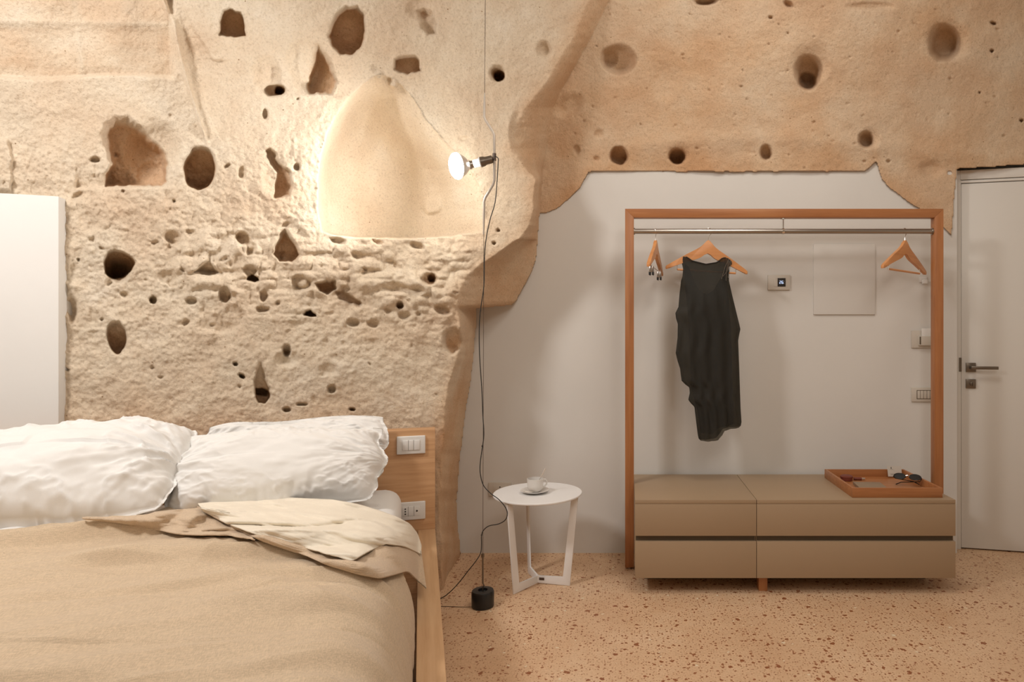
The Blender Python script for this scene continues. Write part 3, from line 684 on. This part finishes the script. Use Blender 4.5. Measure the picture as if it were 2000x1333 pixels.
for x in (x0+pw, x1-pw-0.006): MB().tube([(x, RYC, rz), (x+0.006, RYC, rz)], 0.018, 20).done('rail_socket', STEEL, rack)
bx = 0.823
m = MB(); m.tube([(bx, RYC, rz+0.01), (bx, RYC, zt-pw)], 0.005, 10); m.tube([(bx, RYC, zt-pw-0.005), (bx, RYC, zt-pw)], 0.014, 16)
m.tube([(bx-0.006, RYC, rz), (bx+0.006, RYC, rz)], 0.0165, 20); m.done('rail_bracket', CHROME, rack)

# ------------------------------------------------------------------ drawer units
CYF, CYB = 3.03, 3.585
def unit(name, xa, xb, label, legs):
    c = empty(name, ((xa+xb)/2, (CYF+CYB)/2, 0)); tag(c, label, 'drawer unit', 'taupe drawer units under the rack')
    g = 0.0012
    zb = lambda v: CH-(v-CY)/F*CYF
    MB().box((xa+g, CYF+0.022, zb(1130)), (xb-g, CYB, 0.4495-0.02)).done('carcass', TAUPE, c, 0.001)
    MB().box((xa+g, CYF, 0.4495-0.019), (xb-g, CYB, 0.4495)).done('top_panel', TAUPE, c, 0.001)
    MB().box((xa+g, CYF, zb(1047.5)), (xb-g, CYF+0.0215, 0.4495-0.020)).done('drawer_front', TAUPE, c, 0.001)
    MB().box((xa+g, CYF, zb(1130)), (xb-g, CYF+0.0215, zb(1058.5))).done('drawer_front', TAUPE, c, 0.001)
    MB().box((xa+g+0.004, CYF+0.0195, zb(1058.5)-0.004), (xb-g-0.004, CYF+0.0222, zb(1047.5)+0.004)).done('grip_channel', GROOVE, c)
    MB().box((xa+0.05, CYF+0.20, 0.0), (xb-0.05, CYB-0.02, zb(1130)+0.001)).done('shade_plinth', GROOVE, c, 0)  # dark block added to deepen the shade below the unit
    for (lx0, lx1, ly) in legs:
        MB().box((lx0, ly, 0), (lx1, ly+0.05, zb(1130)+0.001)).done('leg', TEAKZ, c, 0.001)
    return c
unit('drawer_unit', 0.036, 0.613, 'narrow two-drawer taupe unit, left one under the clothes rack', [(0.10, 0.14, 3.44)])
unit('drawer_unit', 0.613, 1.556, 'wide two-drawer taupe unit carrying the wooden tray', [(0.632, 0.674, 3.075), (1.40, 1.44, 3.44)])

# ------------------------------------------------------------------ tray and what lies in it
TX0, TX1, TY0, TY1, TZ = 1.079, 1.512, 3.068, 3.50, 0.4498
tray = empty('serving_tray', ((TX0+TX1)/2, (TY0+TY1)/2, TZ)); tag(tray, 'square wooden tray with low rims on the wide drawer unit', 'tray')
MB().box((TX0+0.008, TY0+0.008, TZ), (TX1-0.008, TY1-0.008, TZ+0.008)).done('tray_bottom', TEAKX, tray)
MB().box((TX0, TY0, TZ), (TX1, TY0+0.011, TZ+0.047)).done('rim', TEAKX, tray, 0.001)
MB().box((TX0, TY1-0.011, TZ), (TX1, TY1, TZ+0.047)).done('rim', TEAKX, tray, 0.001)
MB().box((TX0, TY0+0.0112, TZ), (TX0+0.011, TY1-0.0112, TZ+0.047)).done('rim', TEAKX, tray, 0.001)
MB().box((TX1-0.011, TY0+0.0112, TZ), (TX1, TY1-0.0112, TZ+0.047)).done('rim', TEAKX, tray, 0.001)
tz = TZ+0.0082
NB = mat('grey_brown_cover', (0.30, 0.215, 0.14), 0.6); PAPER = mat('paper', (0.62, 0.57, 0.49), 0.7); INK = mat('ink', (0.05, 0.045, 0.04), 0.6); REDM = mat('dark_red', (0.17, 0.035, 0.02), 0.45)
GLASSB = mat('dark_lens', (0.02, 0.022, 0.025), 0.1); FRB = mat('black_acetate', (0.012, 0.012, 0.012), 0.25)
M = Matrix.Translation((1.225, 3.20, tz)) @ Matrix.Rotation(R(-6), 4, 'Z')
nb_ = empty('notebook', (1.225, 3.20, tz), R(-6)); tag(nb_, 'grey-brown notebook lying in the wooden tray', 'notebook')
MB().box((-0.065, -0.10, 0.0015), (0.064, 0.098, 0.0125), M).done('pages', PAPER, nb_)
MB().box((-0.068, -0.102, 0.0126), (0.066, 0.10, 0.0150), M).done('cover', NB, nb_, 0.0006)
MB().box((-0.068, -0.102, 0.0), (0.066, 0.10, 0.0014), M).done('back_cover', NB, nb_)
MB().box((-0.0695, -0.102, 0.0), (-0.0675, 0.10, 0.015), M).done('spine', NB, nb_)
tn = empty('trinket_box', (1.165, 3.40, tz)); tag(tn, 'small dark red round box in the back corner of the tray', 'box')
MB().lathe([(0, 0), (0.028, 0), (0.031, 0.004), (0.031, 0.016), (0.0, 0.016)], Matrix.Translation((1.165, 3.40, tz)), 28).done('box_body', REDM, tn)
MB().lathe([(0, 0.0162), (0.033, 0.0162), (0.033, 0.022), (0.026, 0.027), (0, 0.029)], Matrix.Translation((1.165, 3.40, tz)), 28).done('lid', REDM, tn)
pen = empty('lipstick', (1.235, 3.41, tz)); tag(pen, 'small dark red tube with pale tip beside the red box', 'lipstick')
MB().tube([(1.205, 3.405, tz+0.008), (1.245, 3.40, tz+0.008)], 0.008, 14).done('tube_case', REDM, pen)
MB().tube([(1.2455, 3.40, tz+0.008), (1.262, 3.398, tz+0.008)], 0.006, 14).done('tip', CHROME, pen)
# card
cd = empty('card', (1.435, 3.47, tz)); tag(cd, 'white printed card leaning on the back rim of the tray', 'card')
MC = Matrix.Translation((1.450, 3.462, tz)) @ Matrix.Rotation(R(14), 4, 'Z') @ Matrix.Rotation(R(-14), 4, 'X') @ Matrix.Rotation(R(4), 4, 'Y')
MB().box((-0.043, -0.0008, 0.006), (0.043, 0.0008, 0.062), MC).done('card_sheet', mat('card_stock', (0.66, 0.62, 0.55), 0.6), cd)
MB().prism([(-0.024, 0.048), (-0.018, 0.048), (-0.019, 0.054), (-0.021, 0.057), (-0.023, 0.054)], 0.0006, MC @ Matrix.Translation((0, -0.0012, 0))).done('printed_emblem', INK, cd)
GI = mat('grey_ink', (0.25, 0.22, 0.19), 0.6)
for (a, b, z) in ((-0.030, -0.008, 0.0435), (-0.030, 0.030, 0.020), (-0.024, 0.030, 0.0165), (-0.030, 0.018, 0.013)):
    MB().box((a, -0.0014, z), (b, -0.0009, z+0.0009), MC).done('printed_line', GI, cd)
# sunglasses
sg = empty('sunglasses', (1.43, 3.24, tz), R(-22)); tag(sg, 'black sunglasses folded in the wooden tray', 'sunglasses')
MS = Matrix.Translation((1.425, 3.255, tz+0.027)) @ Matrix.Rotation(R(-24), 4, 'Z') @ Matrix.Rotation(R(-58), 4, 'X')
for sx in (-1, 1):
    pts = [(sx*0.036+0.027*math.cos(a), -0.012, 0.022+0.020*math.sin(a)) for a in np.linspace(0, 2*math.pi, 25)]
    MB().tube(pts, 0.0026, 8, MS, False).done('rim', FRB, sg)
    MB().prism([(sx*0.036+0.0265*math.cos(a), 0.022+0.0195*math.sin(a)) for a in np.linspace(0, 2*math.pi, 24, endpoint=False)], 0.0016, MS @ Matrix.Translation((0, -0.012, 0))).done('lens', GLASSB, sg)
    MB().tube([(sx*0.063, -0.010, 0.028), (sx*0.066, 0.0, 0.027), (sx*0.058, 0.012+0.005*sx, 0.024), (-sx*0.03, 0.020+0.006*sx, 0.018), (-sx*0.055, 0.026+0.006*sx, 0.006)], 0.0024, 8, MS).done('temple', FRB, sg)
MB().tube([(-0.011, -0.012, 0.026), (0, -0.014, 0.029), (0.011, -0.012, 0.026)], 0.0024, 8, MS).done('bridge', CHROME, sg)

# ------------------------------------------------------------------ hangers
def hanger(label, X, ang, tilt, bar=True, clips=False, sc=1.0):
    o = empty('clothes_hanger', (X, RYC, rz-0.06), ang); tag(o, label, 'hanger', 'wooden hangers on the rail')
    Mh = Matrix.Translation((X, RYC, rz)) @ Matrix.Rotation(ang, 4, 'Z') @ Matrix.Rotation(tilt, 4, 'Y')
    # hook
    pts = []
    rh = 0.0165
    for a in np.linspace(R(200), R(-20), 14): pts.append((rh*math.cos(a), 0, rh*math.sin(a)))
    pts += [(0.0135, 0, -0.012), (0.004, 0, -0.024), (0.0, 0, -0.034), (0, 0, -0.062)]
    MB().tube(pts, 0.0018, 8, Mh).done('hook', CHROME, o)
    top = []; botm = []
    for k in range(25):
        s = k/24; x = 0.218*s
        zc = -0.058 - 0.128*(s**1.15) + 0.012*math.exp(-(s/0.16)**2) - 0.012*(1-math.exp(-(s/0.10)**2))
        wd = 0.044*(1-s)**1.5 + 0.021 + 0.004*math.sin(math.pi*s)
        if s > 0.93: wd *= 0.8
        top.append((x, zc)); botm.append((x, zc-wd-0.004*(1-s)))
    poly = [(-x, z) for x, z in top[::-1]] + top[1:] + botm[::-1] + [(-x, z) for x, z in botm[1:]]
    MB().prism([(x*sc, z) for x, z in poly], 0.017, Mh).done('shoulder_board', HANGW, o, 0.003, 2, 50)
    zb_ = -0.212
    if bar:
        MB().tube([(-0.155, 0, zb_), (0.155, 0, zb_)], 0.0055, 12, Mh).done('trouser_bar', HANGW, o)
        for sx in (-1, 1): MB().tube([(sx*0.155, 0, -0.165), (sx*0.157, 0, zb_-0.004), (sx*0.150, 0, zb_)], 0.0018, 8, Mh).done('bar_wire', CHROME, o)
    if clips:
        MB().tube([(-0.15, 0, -0.16), (-0.148, 0, -0.200), (0.148, 0, -0.200), (0.15, 0, -0.16)], 0.0020, 8, Mh).done('clip_wire', CHROME, o)
        for sx in (-1, 1):
            q = MB().box((sx*0.125-0.016, -0.010, -0.232), (sx*0.125+0.016, 0.010, -0.198), Mh).done('clip', STEEL, o, 0.003)
            MB().box((sx*0.125-0.014, -0.012, -0.246), (sx*0.125+0.014, -0.004, -0.228), Mh).done('clip_jaw', CORD, o, 0.002)
            MB().box((sx*0.125-0.014, 0.004, -0.246), (sx*0.125+0.014, 0.012, -0.228), Mh).done('clip_jaw', CORD, o, 0.002)
hanger('wooden hanger with metal clips turned nearly edge-on, nearest the left post', 0.150, R(78), R(1), bar=False, clips=True)
hanger('wooden hanger holding the black dress', 0.432, R(3), R(3.5))
hanger('empty wooden hanger turned aslant with trouser bar, by the right post', 1.468, R(38), R(1.0))

# ------------------------------------------------------------------ dress
dress = empty('dress', (0.44, RYC, 0.70)); tag(dress, 'sleeveless sheer black draped dress hanging from the middle hanger', 'dress')
DD = 3.372
Lc = np.array([(500,1330),(506,1329.5),(525,1334),(540,1333),(549,1330),(575,1327),(600,1325),(612,1319),(622,1320),(633,1323.5),(660,1323),(678,1321),(690,1319.5),(705,1323),(720,1328),(744,1331),(752,1339),(757,1346),(768,1347),(781,1344),(788,1349),(795,1356),(825,1359.5),(849,1362.5),(862,1365.5)], float)
Rc = np.array([(500,1424),(508,1429),(516,1430),(522,1424),(549,1424),(576,1430),(612,1439),(632,1444),(643.5,1446.5),(655,1444),(666,1442),(700,1443),(750,1445),(800,1447),(825,1448.7),(834,1447),(862,1445)], float)
def dress_layer(name, mt_, v0f, v1f, lf, rf, thick, seed, nth=120, nv=150, fold=0.006):
    th = np.linspace(0, 2*math.pi, nth+1); q = np.linspace(0, 1, nv); TH, Q = np.meshgrid(th, q)
    S = 0.5+0.5*np.cos(TH)
    v = v0f(S) + (v1f(S)-v0f(S))*Q
    lx, rx_ = lf(v), rf(v)
    u = lx + (rx_-lx)*S
    tk = thick*(0.25+0.75*sst(0, 0.25, Q))
    y = DD - np.sin(TH)*tk + fold*np.sin(S*26+2.5*fbm(Q*3, S*1.5, 2, seed))*sst(0.05, 0.4, Q) + 0.006*fbm(S*5, Q*4, 3, seed+2)
    Pq = np.stack([(u-CX)/F*DD, y, CH-(v-CY)/F*DD], -1)
    me, _ = grid_mesh(name, Pq); return link_mesh(name, me, mt_, dress)
neck = lambda S: np.interp(S, [0, .04, .10, .22, .5, .72, .84, .94, 1.0], [506, 501.5, 502, 510, 516.5, 513, 504, 504, 511])
hem = lambda S: np.interp(S, [0, .04, .25, .45, .55, .60, .75, .95, 1.0], [857, 861, 861, 858, 849, 840, 837, 835, 832])
dress_layer('sheer_overlayer', SHEER, neck, hem, lambda v: np.interp(v, Lc[:,0], Lc[:,1]), lambda v: np.interp(v, Rc[:,0], Rc[:,1]), 0.038, 3)
dress_layer('inner_slip', SLIP, lambda S: np.interp(S, [0, .10, .2, .32, .5, .68, .82, .92, 1.0], [514, 522, 545, 566, 576, 566, 545, 522, 514]), lambda S: np.interp(S, [0, .3, .5, 1.0], [846, 848, 836, 828]),
            lambda v: np.interp(v, [500, 530, 560, 640, 760, 800, 870], [1336, 1337, 1338, 1345, 1350, 1362, 1372]), lambda v: np.interp(v, [500, 530, 560, 640, 760, 870], [1423, 1422, 1421, 1428, 1431, 1438]), 0.020, 7, fold=0.003)
npts = [W(1340+(1418-1340)*k/20, float(neck(np.array((1340+(1418-1340)*k/20-1331)/96))), DD-0.012) for k in range(21)]
MB().tube(npts, 0.0032, 8).done('neck_binding', SLIP, dress)
for k, pts in enumerate((((1424,505),(1416,522),(1409,545)), ((1427,507),(1420,530),(1412,540)), ((1423,510),(1419,528),(1418,548)), ((1428,510),(1424,532),(1422,542)))):
    MB().tube([W(a, b, DD-0.046) for a, b in pts], 0.0013, 6).done('bead_string', BRONZE, dress)
    a, b = pts[-1]
    MB().lathe([(0, -0.003), (0.003, 0), (0, 0.003)], Matrix.Translation(W(a, b, DD-0.046)), 8).done('bead', CHROME, dress)

# ------------------------------------------------------------------ wall plates and small fittings
def wallbox(u0, v0, u1, v1, d, nm, mt_, parent=None, back=0.0, bev=0.002, D=None):
    yb = (WY if D is None else D) - back; yf = yb - d
    a = W(u0, v1, WY); b = W(u1, v0, WY)
    return MB().box((a.x, yf, a.z), (b.x, yb, b.z)).done(nm, mt_, parent, bev, 2)
th = empty('thermostat', (W(1520, 552, WY).x, WY, W(1520, 567, WY).z)); tag(th, 'thermostat with small black display on the white wall right of the dress', 'thermostat')
wallbox(1499, 537.5, 1542, 567, 0.012, 'cover_plate', WHITEQ, th, 0, 0.003)
wallbox(1510.5, 544, 1517.5, 560.5, 0.003, 'module_blank', WHITEQ, th, 0.0115, 0.0008)
wallbox(1517.8, 544, 1533.2, 560.5, 0.003, 'display', DARKHOLE, th, 0.0115, 0.0008)
def digit(cx, cy, w_, h_, segs, par):
    s_ = {'a': ((0,0),(1,0)), 'g': ((0,.5),(1,.5)), 'd': ((0,1),(1,1)), 'f': ((0,0),(0,.5)), 'b': ((1,0),(1,.5)), 'e': ((0,.5),(0,1)), 'c': ((1,.5),(1,1))}
    m = MB()
    for k in segs:
        (ax, ay), (bx_, by_) = s_[k]; a = W(cx+(ax-.5)*w_, cy+(ay-.5)*h_, WY-0.0153); b = W(cx+(bx_-.5)*w_, cy+(by_-.5)*h_, WY-0.0153)
        m.tube([a, b], 0.0011, 6)
    m.done('digit', SCREEN, par)
digit(1523.9, 551.8, 2.6, 5.2, 'abged', th); digit(1528.3, 551.8, 2.6, 5.2, 'afgcde', th)
for (a, b) in ((1531.3, 549.8), (1531.3, 553.8)): MB().tube([W(a, b, WY-0.0145), W(a, b, WY-0.0158)], 0.0014, 8).done('button', WHITEP, th)
ap = wallbox(1588, 477.5, 1708, 615, 0.010, 'access_panel', PLASTER, None, 0, 0.003); tag(ap, 'flat square white access panel on the wall inside the rack', 'panel')
sn = empty('wall_sensor', (W(1802, 548, WY).x, WY, W(1802, 556, WY).z)); tag(sn, 'tiny white fitting on the wall below the right-hand hanger', 'wall hook')
wallbox(1795, 541, 1809, 552, 0.008, 'hook_plate', WHITEP, sn, 0, 0.001); wallbox(1799, 547, 1807, 555, 0.022, 'hook_block', WHITEP, sn, 0.007, 0.002)
ks = empty('card_switch', (W(1799, 664, WY).x, WY, W(1799, 681, WY).z)); tag(ks, 'white key-card switch with a card in it, upper plate by the right post', 'switch')
wallbox(1779, 646, 1822, 680, 0.012, 'cover_plate', WHITEQ, ks, 0, 0.003); wallbox(1791, 657, 1818, 675, 0.018, 'card_pocket', WHITEQ, ks, 0.011, 0.002)
wallbox(1797, 642, 1817, 664, 0.002, 'key_card', WHITEP, ks, 0.018, 0.0005); wallbox(1791.5, 658, 1794, 673, 0.002, 'slot_line', GROOVE, ks, 0.0285, 0)
sw = empty('light_switch', (W(1799, 771, WY).x, WY, W(1799, 785, WY).z)); tag(sw, 'ivory switch plate with a row of rockers, lower plate by the right post', 'switch')
wallbox(1779, 757, 1826, 785, 0.010, 'cover_plate', WHITEQ, sw, 0, 0.003)
for k in range(5): wallbox(1790+k*6.3, 763.5, 1795.4+k*6.3, 778.5, 0.004, 'rocker', WHITEQ, sw, 0.009, 0.0008)
wallbox(1788.8, 762.3, 1821.8, 779.7, 0.0012, 'rocker_frame', GROOVE, sw, 0.0095, 0)
so = empty('wall_socket', (W(978, 955, WY).x, WY, W(978, 970, WY).z)); tag(so, 'ivory wall socket low on the white wall behind the round table', 'socket')
wallbox(955, 942, 999, 969, 0.012, 'cover_plate', WHITEQ, so, 0, 0.003)
wallbox(965, 948, 990, 963, 0.003, 'socket_insert', WHITEQ, so, 0.011, 0.001)
for k in range(3): wallbox(976+0.2, 950+k*4, 978.5, 952.2+k*4, 0.001, 'socket_hole', DARKHOLE, so, 0.0135, 0)

# ------------------------------------------------------------------ round side table
TC = Vector((-0.442, 3.165, 0)); TH_ = 0.452; TR = 0.218
tb = empty('side_table', TC); tag(tb, 'round white metal side table with three flat bent legs', 'table')
MT = Matrix.Translation(TC)
MB().lathe([(0, TH_-0.010), (TR-0.004, TH_-0.010), (TR, TH_-0.007), (TR, TH_-0.002), (TR-0.002, TH_), (0, TH_)], MT, 96).done('tabletop', TABLEW, tb)
MB().tube([TC+Vector((0,0,0.008)), TC+Vector((0,0,0.042))], 0.008, 12).done('hub', TABLEW, tb)
for (dx, dy) in ((-0.60, -0.80), (0.985, -0.15), (-0.42, 0.90)):
    a = math.atan2(dy, dx); ML = MT @ Matrix.Rotation(a, 4, 'Z')
    w0 = 0.034
    poly = [(0.004, 0.006), (0.163, 0.0), (0.205, TH_-0.0105), (0.205-w0, TH_-0.0105), (0.163-w0, 0.040), (0.004, 0.042)]
    MB().prism(poly, 0.008, ML).done('leg', TABLEW, tb, 0.0012)
    MB().box((0.165, -0.012, TH_-0.0140), (0.206, 0.012, TH_-0.0102), ML).done('pad', DARKMET, tb)
ML = MT @ Matrix.Rotation(math.atan2(-0.15, 0.985), 4, 'Z')
MB().box((0.008, -0.0052, 0.020), (0.034, -0.0042, 0.033), ML).done('maker_plate', DARKMET, tb)

# cup, saucer, spoon, sugar
cz = TH_+0.0003; CC = Vector((-0.456, 3.155, cz))
sa = MB().lathe([(0, 0.003), (0.028, 0.003), (0.034, 0.0), (0.038, 0.002), (0.058, 0.010), (0.0705, 0.014), (0.0700, 0.0162), (0.056, 0.0125), (0.036, 0.006), (0, 0.0055)], Matrix.Translation(CC), 48).done('saucer', PORC)
tag(sa, 'white saucer under the coffee cup on the side table', 'saucer')
cup = empty('coffee_cup', CC+Vector((0,0,0.006))); tag(cup, 'white porcelain coffee cup on its saucer on the side table', 'cup')
MCu = Matrix.Translation(CC+Vector((0.003, 0.0, 0.0062)))
MB().lathe([(0, 0), (0.021, 0), (0.023, 0.003), (0.031, 0.008), (0.0375, 0.018), (0.0395, 0.032), (0.0405, 0.064), (0.0385, 0.0645), (0.037, 0.050), (0.036, 0.030), (0.028, 0.012), (0, 0.008)], MCu, 48).done('cup_body', PORC, cup)
MB().tube([(0.038, 0, 0.056), (0.050, 0, 0.057), (0.058, 0, 0.046), (0.056, 0, 0.032), (0.046, 0, 0.022), (0.036, 0, 0.022)], [0.0045, 0.004, 0.0035, 0.0035, 0.004, 0.0045], 10, MCu @ Matrix.Rotation(R(20), 4, 'Z')).done('cup_handle', PORC, cup)
MB().lathe([(0, 0.040), (0.0345, 0.040)], MCu, 32).done('coffee', COFFEE, cup)
sp = empty('teaspoon', CC+Vector((0.0, 0, 0.03))); tag(sp, 'steel teaspoon standing in the coffee cup', 'spoon')
P0 = CC+Vector((0.0, -0.012, 0.030)); P1 = CC+Vector((0.052, 0.01, 0.118))
MB().tube([P0, P0.lerp(P1, 0.5)+Vector((0.002,0,-0.001)), P1], [0.0022, 0.0018, 0.0034], 8).done('handle', CHROME, sp)
MB().lathe([(0, -0.016), (0.007, -0.012), (0.010, 0), (0.006, 0.012), (0.002, 0.018)], Matrix.Translation(P0) @ (P1-P0).to_track_quat('Z', 'Y').to_matrix().to_4x4() @ Matrix.Diagonal((1, 0.3, 1, 1)), 16).done('bowl', CHROME, sp)
sgp = MB().box((-0.024, -0.010, 0), (0.024, 0.010, 0.0035), Matrix.Translation(CC+Vector((-0.026, -0.046, 0.0148))) @ Matrix.Rotation(R(-12), 4, 'Z') @ Matrix.Rotation(R(-12), 4, 'X')).done('sugar_sachet', mat('foil_sachet', (0.72, 0.66, 0.58), 0.3, 0.3), None, 0.001)
tag(sgp, 'small shiny sugar sachet on the front of the saucer', 'sugar sachet')

# ------------------------------------------------------------------ lamp on a tensioned wire
LD = 2.90
def LP(u, v, d=0.0): return W(u, v, LD-d)
lbx = W(940, 1190, 2.87)
lamp = empty('floor_to_ceiling_lamp', (lbx.x, LD, 0)); tag(lamp, 'reflector lamp clamped to a bent rod on a floor-to-ceiling wire', 'lamp')
MB().lathe([(0, 0), (0.046, 0), (0.050, 0.004), (0.051, 0.066), (0.047, 0.074), (0.022, 0.076), (0.020, 0.066), (0, 0.064)], Matrix.Translation((lbx.x, LD, 0)), 40).done('base_weight', BLACKR, lamp)
m = MB(); m.tube([(lbx.x, LD, 0.062), (lbx.x, LD, 0.085), (lbx.x+0.006, LD, 0.095), (lbx.x, LD, 0.105), (lbx.x, LD, 0.225)], [0.003, 0.003, 0.003, 0.004, 0.0035], 8); m.lathe([(0, 0.22), (0.007, 0.223), (0.007, 0.238), (0, 0.241)], Matrix.Translation((lbx.x, LD, 0)), 12); m.done('turnbuckle', BRONZE, lamp)
MB().tube([(lbx.x, LD, 0.235), LP(945, 456)], 0.0011, 6).done('lower_wire', DARKMET, lamp)
zc_ = 3.298; MB().tube([LP(946.5, 186), Vector((W(948.8, 0, LD).x+0.002, LD, zc_))], 0.0012, 6).done('upper_wire', DARKMET, lamp)
MB().tube([LP(946.5, 182), LP(946, 205), LP(945.5, 228), LP(948, 235), LP(962, 257), LP(965, 264), LP(965.5, 300), LP(965.5, 352), LP(963, 361), LP(948, 386), LP(945.5, 394), LP(945, 420), LP(944.5, 458)], [0.0026]+[0.0060]*11+[0.0032], 10).done('bent_rod', GREYROD, lamp)
PB = Vector(BULB); PS = LP(962, 311, 0.006)
ax = (PB-PS).normalized(); Lx = (PB-PS).length
# aim: mostly to the left along the wall and slightly towards the room
Q = ax.to_track_quat('Z', 'Y').to_matrix().to_4x4(); MA = Matrix.Translation(PS) @ Q
MB().lathe([(0, 0.0), (0.016, 0.0), (0.018, 0.006), (0.018, 0.030), (0.022, 0.040), (0.0235, 0.055), (0.0215, 0.056), (0.019, 0.045), (0, 0.045)], MA, 28).done('lamp_holder', BRONZE, lamp)
MB().lathe([(0.022, 0.0535), (0.0245, 0.055), (0.0245, 0.059), (0.0215, 0.060)], MA, 28).done('holder_ring', WHITEP, lamp)
m = MB(); m.tube([LP(965.5, 300), LP(965.5, 314)], 0.0085, 14); m.tube([LP(965.5, 306, 0.0), PS], 0.006, 10); m.done('clamp', DARKMET, lamp)
bulb = MB().lathe([(0.0, 0.046), (0.0165, 0.048), (0.0165, 0.086), (0.015, 0.088)], MA, 28).done('bulb_neck', GLOW2, lamp)
MB().lathe([(0.0150, 0.0885), (0.017, 0.096), (0.0205, 0.106), (0.019, 0.114)], MA, 28).done('neck_collar', STEEL, lamp)
# the reflector is turned a little more to the room than its holder
RM = MA @ Matrix.Translation((0, 0, 0.105)); dirn = (ax + Vector((0.0, -0.80, -0.05))).normalized()
RM = Matrix.Translation(PS + ax*0.110) @ dirn.to_track_quat('Z', 'Y').to_matrix().to_4x4()
MB().lathe([(0.017, 0.0), (0.026, 0.008), (0.042, 0.026), (0.053, 0.045), (0.0585, 0.058)], RM, 40).done('reflector', mat('silvered_glass', (0.80, 0.78, 0.74), 0.2, 0.6), lamp)
MB().lathe([(0.0585, 0.058), (0.0575, 0.066), (0.050, 0.073), (0.030, 0.079), (0, 0.081)], RM, 40).done('bulb_face', GLOW, lamp)
# cord
cpts = [(966,305,.02),(972.5,309,.02),(973,318,.02),(971,350,.02),(967,395,.02),(957,430,.02),(949,470,.02),(946,510,.01),(945,560,.01),(938,610,.01),(936,650,.01),(937,700,.01),(941,760,.01),(943,810,.01),(945,850,.01),(941,882,.006),
 (938,905,.01),(938,925,.015),(944,948,.02),(958,964,.03),(974,976,.035),(986,990,.04),(991,1003,.04),(987,1016,.035),(974,1024,.03),(955,1028,.02),(944,1037,.01),(940.5,1048,.006),(940.5,1062,.006),(939,1080,.01),(930,1096,.02),(915,1115,.02),(897,1138,.0),(880,1156,-.06)]
def smooth(p, n=6):
    out = []
    for i in range(len(p)-1):
        a, b, c, d = p[max(i-1,0)], p[i], p[i+1], p[min(i+2, len(p)-1)]
        for k in range(n):
            t_ = k/n; out.append(0.5*((2*b)+(c-a)*t_+(2*a-5*b+4*c-d)*t_*t_+(3*b-a-3*c+d)*t_**3))
    out.append(p[-1]); return out
cp = [LP(a, b, d) for a, b, d in cpts]
cp = [Vector((p_.x, p_.y, max(p_.z, 0.004))) for p_ in cp]
cp += [Vector((W(863, 1170, 2.985).x, 2.985, 0.004)), Vector((-0.93, 2.90, 0.004))]
MB().tube(smooth(cp), 0.0021, 8).done('power_cord', CORD, lamp)
for (a, b) in ((941.5, 872), (940.5, 1046), (945.5, 512)): MB().lathe([(0, -0.004), (0.0042, 0), (0, 0.004)], Matrix.Translation(LP(a, b, 0.006)), 10).done('cord_clip', CORD, lamp)
fc = [Vector((lbx.x+0.045, LD+0.02, 0.002)), Vector((lbx.x-0.06, LD-0.01, 0.002)), Vector((lbx.x-0.16, LD-0.005, 0.002)), Vector((-0.92, LD-0.0, 0.002))]
MB().tube(smooth(fc), 0.0014, 6).done('floor_wire', STEEL, lamp)
